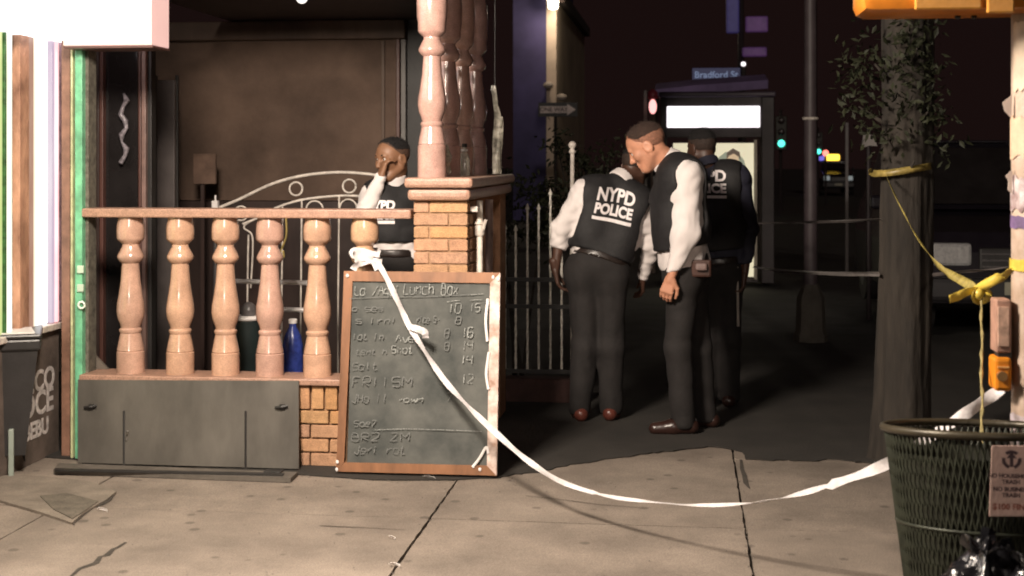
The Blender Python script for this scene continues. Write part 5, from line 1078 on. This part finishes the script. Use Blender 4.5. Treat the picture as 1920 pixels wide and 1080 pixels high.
def make_person(label, J, fwd, head, skin, sleeve, hair, bulk=0., hsc=1.0, text=None, shoe=shoe_m, hands=True, k_vest=(.105,.03), seed=1, text_rot=0., waist_white=.02, ncut=None, group='police officers'):
    """J: joints in world space: pel, chest, neck, sL,sR, eL,eR, wL,wR, hL,hR, kL,kR, aL,aR, (fL,fR toe directions)"""
    J = {k: Vector(v) for k, v in J.items()}
    base = Vector(((J['aL'].x+J['aR'].x)/2, (J['aL'].y+J['aR'].y)/2, 0)); o = thing('person', label, 'person', base, group)
    fwd = Vector(fwd).normalized(); upT = (J['neck']-J['pel']).normalized(); latT = (J['sL']-J['sR']).normalized(); fT = latT.cross(upT).normalized() if latT.cross(upT).dot(fwd) > 0 else upT.cross(latT).normalized()
    hl_, hr_ = J['hL'], J['hR']; wl_ = J['pel'] + upT*.16
    def torso(v, g, k=.05):
        g = g + bulk
        for s_, S in (('L', J['sL']), ('R', J['sR'])):
            inner = S*.72 + J['neck']*.28 - upT*.035; low = J['pel'] + (J['h'+s_]-J['pel'])*.75 + upT*.06; mid = (inner*.45+low*.55) + latT*(.005 if s_=='L' else -.005)
            v.cone(low, mid, .108+g, .104+g, k); v.cone(mid, inner, .104+g, .092+g, k)
            v.cone(J['neck']-upT*.03, S-upT*.01, .045+g, .06+g, k)
        v.cone(J['chest']+fT*.035, J['pel']+fT*.02+upT*.08, .115+g, .105+g, k)
    # body (skin)
    pts = list(J.values()); lo, hi = boxof(pts, .2); lo[2] = max(lo[2], -.02)
    b = Vol(lo, hi, .0105); torso(b, -.02)
    for s_ in 'LR':
        b.cone(J['s'+s_], J['e'+s_], .045, .036, .03); b.cone(J['e'+s_], J['w'+s_], .037, .0265, .02)
        b.cone(J['h'+s_], J['k'+s_], .07, .05, .03); b.cone(J['k'+s_], J['a'+s_], .05, .036, .02); b.cone(J['a'+s_], Vector((J['a'+s_].x,J['a'+s_].y,.06))+J['f'+s_]*.05, .032, .022, .01)
    hs, hh, eyes, W = head_parts(head[0], head[1], head[2], J['neck'], hsc)
    parts = [b.mesh(), hs]
    for s_ in 'LR':
        if 'd'+s_ in J: parts.append(hand_mesh(J['w'+s_], J['d'+s_], J['p'+s_], J['t'+s_].x, J['t'+s_].y))
    npobj('body', parts, SK[skin], o)
    npobj('faded_sides', [hh[0]], FADE[skin], o); ho = npobj('hair', [hh[1]], hair, o)
    hm = ho.data; hr = random.Random(seed); hv_ = [(v_.co.copy(), v_.normal.copy()) for v_ in hm.vertices]; mb = MB(); wb_ = wloc(o); cen = Vector(head[0]) - wb_
    for _ in range(3800):
        c_, n_ = hr.choice(hv_)
        if n_.dot((c_-cen).normalized()) < .35: continue
        c_ = c_ + Vector((hr.gauss(0,.005),hr.gauss(0,.005),hr.gauss(0,.005))) - n_*.003; d_ = (n_*.7 + Vector((hr.gauss(0,.5),hr.gauss(0,.5),hr.gauss(0,.5)))).normalized(); sd_ = d_.cross(n_ + Vector((.1,.2,.3))).normalized()*.0011
        mb.add([wb_+c_-sd_, wb_+c_+sd_, wb_+c_+d_*hr.uniform(.004,.010)], [(0,1,2)])
    struct(obj('hair_strands', mb, hair, ho), 'stuff')
    for c, r_ in eyes:
        mb = MB(); mb.sphere(c, r_, 12); e_ = obj('eye', mb, eye_w, o, smooth=True); mb = MB(); mb.sphere(c + (W(1,0,0)-W(0,0,0)).normalized()*r_*.62, r_*.5, 10); obj('iris', mb, eye_k, e_, smooth=True)
    for sd in (-1,1):
        mb = MB(); mb.tube([W(.096,sd*.016,.026), W(.097,sd*.030,.032), W(.086,sd*.046,.028)], [.0035,.0045,.002], 6); obj('eyebrow', mb, hair, o)
    # shirt
    v = Vol(lo, hi, .0105); torso(v, .004)
    for s_ in 'LR':
        v.cone(J['s'+s_], J['e'+s_], .072+bulk*.9, .061+bulk*.7, .05); d_ = (J['w'+s_]-J['e'+s_]).normalized(); v.cone(J['e'+s_], J['w'+s_]-d_*.035, .062+bulk*.7, .044, .03); v.cone(J['w'+s_]-d_*.045, J['w'+s_]-d_*.005, .040, .039, .004)
    v.folds(.008, 24, seed, 1.2); v.plane(J['pel']+upT*.005, -upT)
    nk = J['neck']; nd = (Vector(head[0])-nk).normalized()
    npobj('shirt', [v.mesh()], sleeve, o)
    cv = Vol(*boxof([nk], .16), .006); cr_ = .068 + .018*min(1, bulk*50 + .3); cv.cone(nk-nd*.04, nk+nd*.045, cr_+.012, .074, 0); cv.cone(nk-nd*.1, nk+nd*.12, cr_-.002, .060, 0, 's'); cv.plane(nk+nd*.034, nd); cv.plane(nk-nd*.028, -nd)
    npobj('collar', [cv.mesh()], shirt_w if sleeve is shirt_w else sleeve, o)
    # trousers
    v = Vol([lo[0],lo[1],.0], [hi[0],hi[1],J['pel'].z+.2], .011)
    for s_ in 'LR':
        v.cone(J['h'+s_]+upT*.03, J['k'+s_], .103, .078, .04); v.cone(J['k'+s_], Vector((J['a'+s_].x,J['a'+s_].y,.07)), .082, .070, .03)
        low = J['pel'] + (J['h'+s_]-J['pel'])*.75 + upT*.03; v.cone(low, J['h'+s_], .118, .112, .05)
    v.cone(J['pel']+upT*.04, J['pel'], .118, .12, .06); v.folds(.006, 17, seed+5, .45); v.plane(J['pel']+upT*.055, upT); v.plane((0,0,.035), (0,0,-1))
    npobj('trousers', [v.mesh()], trs, o)
    v = Vol(*boxof([J['pel'], J['hL'], J['hR']], .24), .009)
    for s_ in 'LR':
        low = J['pel'] + (J['h'+s_]-J['pel'])*.75 + upT*.06; v.cone(low, low-upT*.05, .122, .122, .05)
    v.cone(J['pel']+upT*.06, J['pel'], .124, .122, .06); v.plane(J['pel']+upT*.062, upT); v.plane(J['pel']+upT*.015, -upT)
    bl = npobj('belt', [v.mesh()], belt_m, o)
    # vest
    v = Vol(lo, hi, .0095); torso(v, .026, .06); v.folds(.004, 14, seed+9)
    for s_ in 'LR':
        out = (J['s'+s_]-J['neck']).normalized(); S = J['s'+s_]; a_ = S + out*.055 + upT*.02
        v.cone(a_, S + out*.075 - upT*.20, .088, .085, .02, 's')
    nc = ncut or (.05, .084+bulk*1.2); v.cone(nk-nd*nc[0]+fT*.01, nk+nd*.2, nc[1], .095+bulk, .012, 's'); v.plane(J['pel']+upT*(.085+waist_white), -upT); v.plane(nk+nd*.06, nd)
    vs, fs = v.mesh(); vo = npobj('vest', [(vs, fs)], vest_m, o)
    # side straps
    # lettering
    if text:
        bvh = BVHTree.FromPolygons([tuple(p) for p in vs], [tuple(f) for f in fs])
        c0, nrm, right, up_ = [Vector(q) for q in text]
        nrm.normalize(); up_ = (up_ - nrm*up_.dot(nrm)).normalized(); right = up_.cross(nrm).normalized()
        cr, sr = math.cos(text_rot), math.sin(text_rot); right, up_ = right*cr + up_*sr, up_*cr - right*sr
        sz = J['tsz'].x
        for body, dv, s2 in (('NYPD', .052, 1.0), ('POLICE', -.03, .80), (None, -.083, 0)):
            if body:
                t_ = text_mb(body, .092*s2*sz, .0032); t_.v = [Vector((p.x*1.0, p.y*1.12, 0)) for p in t_.v]
            else: t_ = MB(); t_.add([(-.125*sz+.25*sz*k/12, y_, 0) for k in range(13) for y_ in (-.009,.009)], [(2*k,2*k+2,2*k+3,2*k+1) for k in range(12)])
            bm = bmesh.new(); vv = [bm.verts.new(p) for p in t_.v]
            for f in t_.f:
                try: bm.faces.new([vv[i] for i in f])
                except ValueError: pass
            bmesh.ops.triangulate(bm, faces=bm.faces[:])
            for _ in range(2): bmesh.ops.subdivide_edges(bm, edges=[e for e in bm.edges if e.calc_length() > .014], cuts=1); bmesh.ops.triangulate(bm, faces=bm.faces[:])
            mb = MB(); ok = True; bm.verts.index_update(); W_ = []
            for q in bm.verts:
                st = c0 + right*q.co.x + up_*(q.co.y + dv*sz) + nrm*.35; hit = bvh.ray_cast(st, -nrm, .8)
                W_.append((hit[0] + nrm*.0045) if hit[0] is not None else None)
            fcs = [tuple(x_.index for x_ in f.verts) for f in bm.faces]; fcs = [f for f in fcs if all(W_[i] is not None for i in f)]
            use = sorted({i for f in fcs for i in f}); rm = {i: n_ for n_, i in enumerate(use)}
            if fcs: mb.add([W_[i] for i in use], [tuple(rm[i] for i in f) for f in fcs]); obj('lettering', mb, letter_w, vo)
            bm.free()
    # shoes
    for s_ in 'LR':
        a = J['a'+s_]; fd = J['f'+s_].normalized(); g0 = Vector((a.x, a.y, 0)); v = Vol(*boxof([g0-fd*.09, g0+fd*.22], .09), .006)
        v.cone(g0-fd*.045+Vector((0,0,.045)), g0+fd*.06+Vector((0,0,.045)), .043, .045, .02); v.cone(g0+fd*.06+Vector((0,0,.04)), g0+fd*.165+Vector((0,0,.032)), .045, .036, .02); v.cone(g0+Vector((0,0,.06)), g0+Vector((0,0,.11)), .042, .042, .02); v.plane((0,0,.004), (0,0,-1)); npobj('shoe', [v.mesh()], shoe, o)
    return o, bl, J

def rel(Y): return lambda u, v, dy=0.: P(u, v, Y+dy)
# officer in the middle, in profile, head bowed
q = rel(8.15)
oB, blB, JB = make_person('officer in white shirt and black vest standing in profile with bowed head', dict(pel=q(1287,500), chest=q(1280,375), neck=q(1252,302), sL=q(1286,330,-.185), sR=q(1272,330,.185), eL=q(1287,435,-.235), eR=q(1262,440,.24), wL=q(1258,520,-.25), wR=q(1268,505,.24),
    hL=q(1282,520,-.095), hR=q(1296,520,.095), kL=q(1272,655,-.10), kR=q(1310,655,.10), aL=q(1282,782,-.10), aR=q(1322,776,.12), fL=(-1,-.1,0), fR=(-1,.15,0), dL=(-.3,0,-1), pL=(.2,.9,0), tL=(1,.45,0), dR=(-.2,0,-1), pR=(0,-1,0), tR=(-1,.4,0)),
    (-1,.12,0), (q(1213,274,-.01), (-.80,.10,-.52), (-.45,0,.85)), 'light', shirt_w, hair_m, seed=2, waist_white=.035, bulk=.022, hsc=1.1)
for (u0,v0,u1,v1,dy,m_,nm) in ((1296,520,1334,488,-.20,M('holster', (.05,.022,.016), r=.4, var=.3),'holster'),(1304,508,1326,494,-.235,M('pouch', (.16,.11,.10), r=.5),'belt_pouch')):
    mb = MB(); mb.box(q(u0,v0,dy), q(u1,v1,dy)+Vector((0,.05,0)), .012); obj(nm, mb, m_, blB)
# officer on the left, seen from behind, stooping to the right
q = rel(8.42)
oA, blA, JA = make_person('officer with back turned showing large white vest lettering, arm hanging by the fence', dict(pel=q(1117,492), chest=q(1138,400,.06), neck=q(1165,338,.12), sL=q(1094,360,.02), sR=q(1205,382,.10), eL=q(1052,428,-.02), eR=q(1222,460,.12), wL=q(1041,505,-.04), wR=q(1205,520,.2),
    hL=q(1092,515), hR=q(1143,517), kL=q(1096,650,-.02), kR=q(1146,652,.0), aL=q(1087,775,-.02), aR=q(1146,775,.02), fL=(-.25,1,0), fR=(.15,1,0), dL=(.18,.1,-1), pL=(1,.1,0), tL=(-1,.35,0), dR=(0,.4,-.8), pR=(-1,0,0), tR=(1,.4,0), tsz=(.96,0,0)),
    (.15,1,0), (q(1192,312,.20), (.45,.80,-.35), (.25,.3,.9)), 'dark', shirt_w, hair_k, text=(q(1152,382,0), (.05,-1,-.25), (1,0,0), (-.17,.2,1)), seed=3, ncut=(.005,.074), waist_white=-.04, text_rot=R(-23), shoe=M('red_lit_shoe', (.12,.035,.025), r=.3, var=.3))  # red light on the heels put into the shoe colour
# officer at the right, back turned, navy sleeves
q = rel(8.98)
oC, blC, JC = make_person('officer in navy sleeves behind the middle officer, holding a thin pale stick', dict(pel=q(1347,500), chest=q(1347,390), neck=q(1326,308,.02), sL=q(1288,334,.06), sR=q(1386,332,-.02), eL=q(1272,430,.1), eR=q(1404,428,-.03), wL=q(1268,510,.16), wR=q(1396,512,-.06),
    hL=q(1326,520), hR=q(1366,520), kL=q(1328,640), kR=q(1366,640), aL=q(1326,742), aR=q(1368,742), fL=(-.3,1,0), fR=(.15,1,0), dL=(0,.2,-1), pL=(1,0,0), tL=(-1,.4,0), dR=(-.08,-.05,-1), pR=(-1,.1,0), tR=(1,.55,0), tsz=(.96,0,0)),
    (-.1,1,0), (q(1316,277,.06), (-.55,.8,-.15), (-.1,.1,1)), 'dark', navy, hair_k, text=(q(1321,345,0), (.12,-1,0), (1,0,0), (0,0,1)), seed=4)
st = thing('thin_stick', 'thin pale stick held in the hand of the officer in navy sleeves', 'stick', q(1384,612,-.09)); mb = MB(); mb.tube([q(1384,612,-.09), q(1383,545,-.09), q(1382,500,-.09)], .0085, 8); obj('rod', mb, M('stick_pale', (.35,.31,.28), r=.5), st)
# officer behind the balustrade, hand raised to the face
q = rel(7.98)
oD, blD, JD = make_person('officer behind the balustrade raising one hand to the face', dict(pel=q(736,485), chest=q(734,400), neck=q(737,338), sL=q(778,372,.04), sR=q(700,370,-.04), eL=q(792,440,.06), eR=q(682,408,-.16), wL=q(770,478,-.06), wR=q(713,334,-.15),
    hL=q(757,505), hR=q(715,505), kL=q(757,640), kR=q(715,640), aL=q(757,782), aR=q(715,782), fL=(.2,-1,0), fR=(-.3,-1,0), dL=(-.7,-.3,-.6), pL=(-.3,.6,0), tL=(1,.4,0), dR=(.25,.1,1), pR=(.8,.5,0), tR=(1,.6,0), tsz=(.7,0,0)),
    (-.15,-1,0), (q(736,298,-.03), (-.62,-.75,-.12), (-.05,0,1)), 'brown', shirt_w, hair_k, text=(q(709,398,-.2), (-.1,-1,0), (1,0,0), (0,0,1)), seed=6)
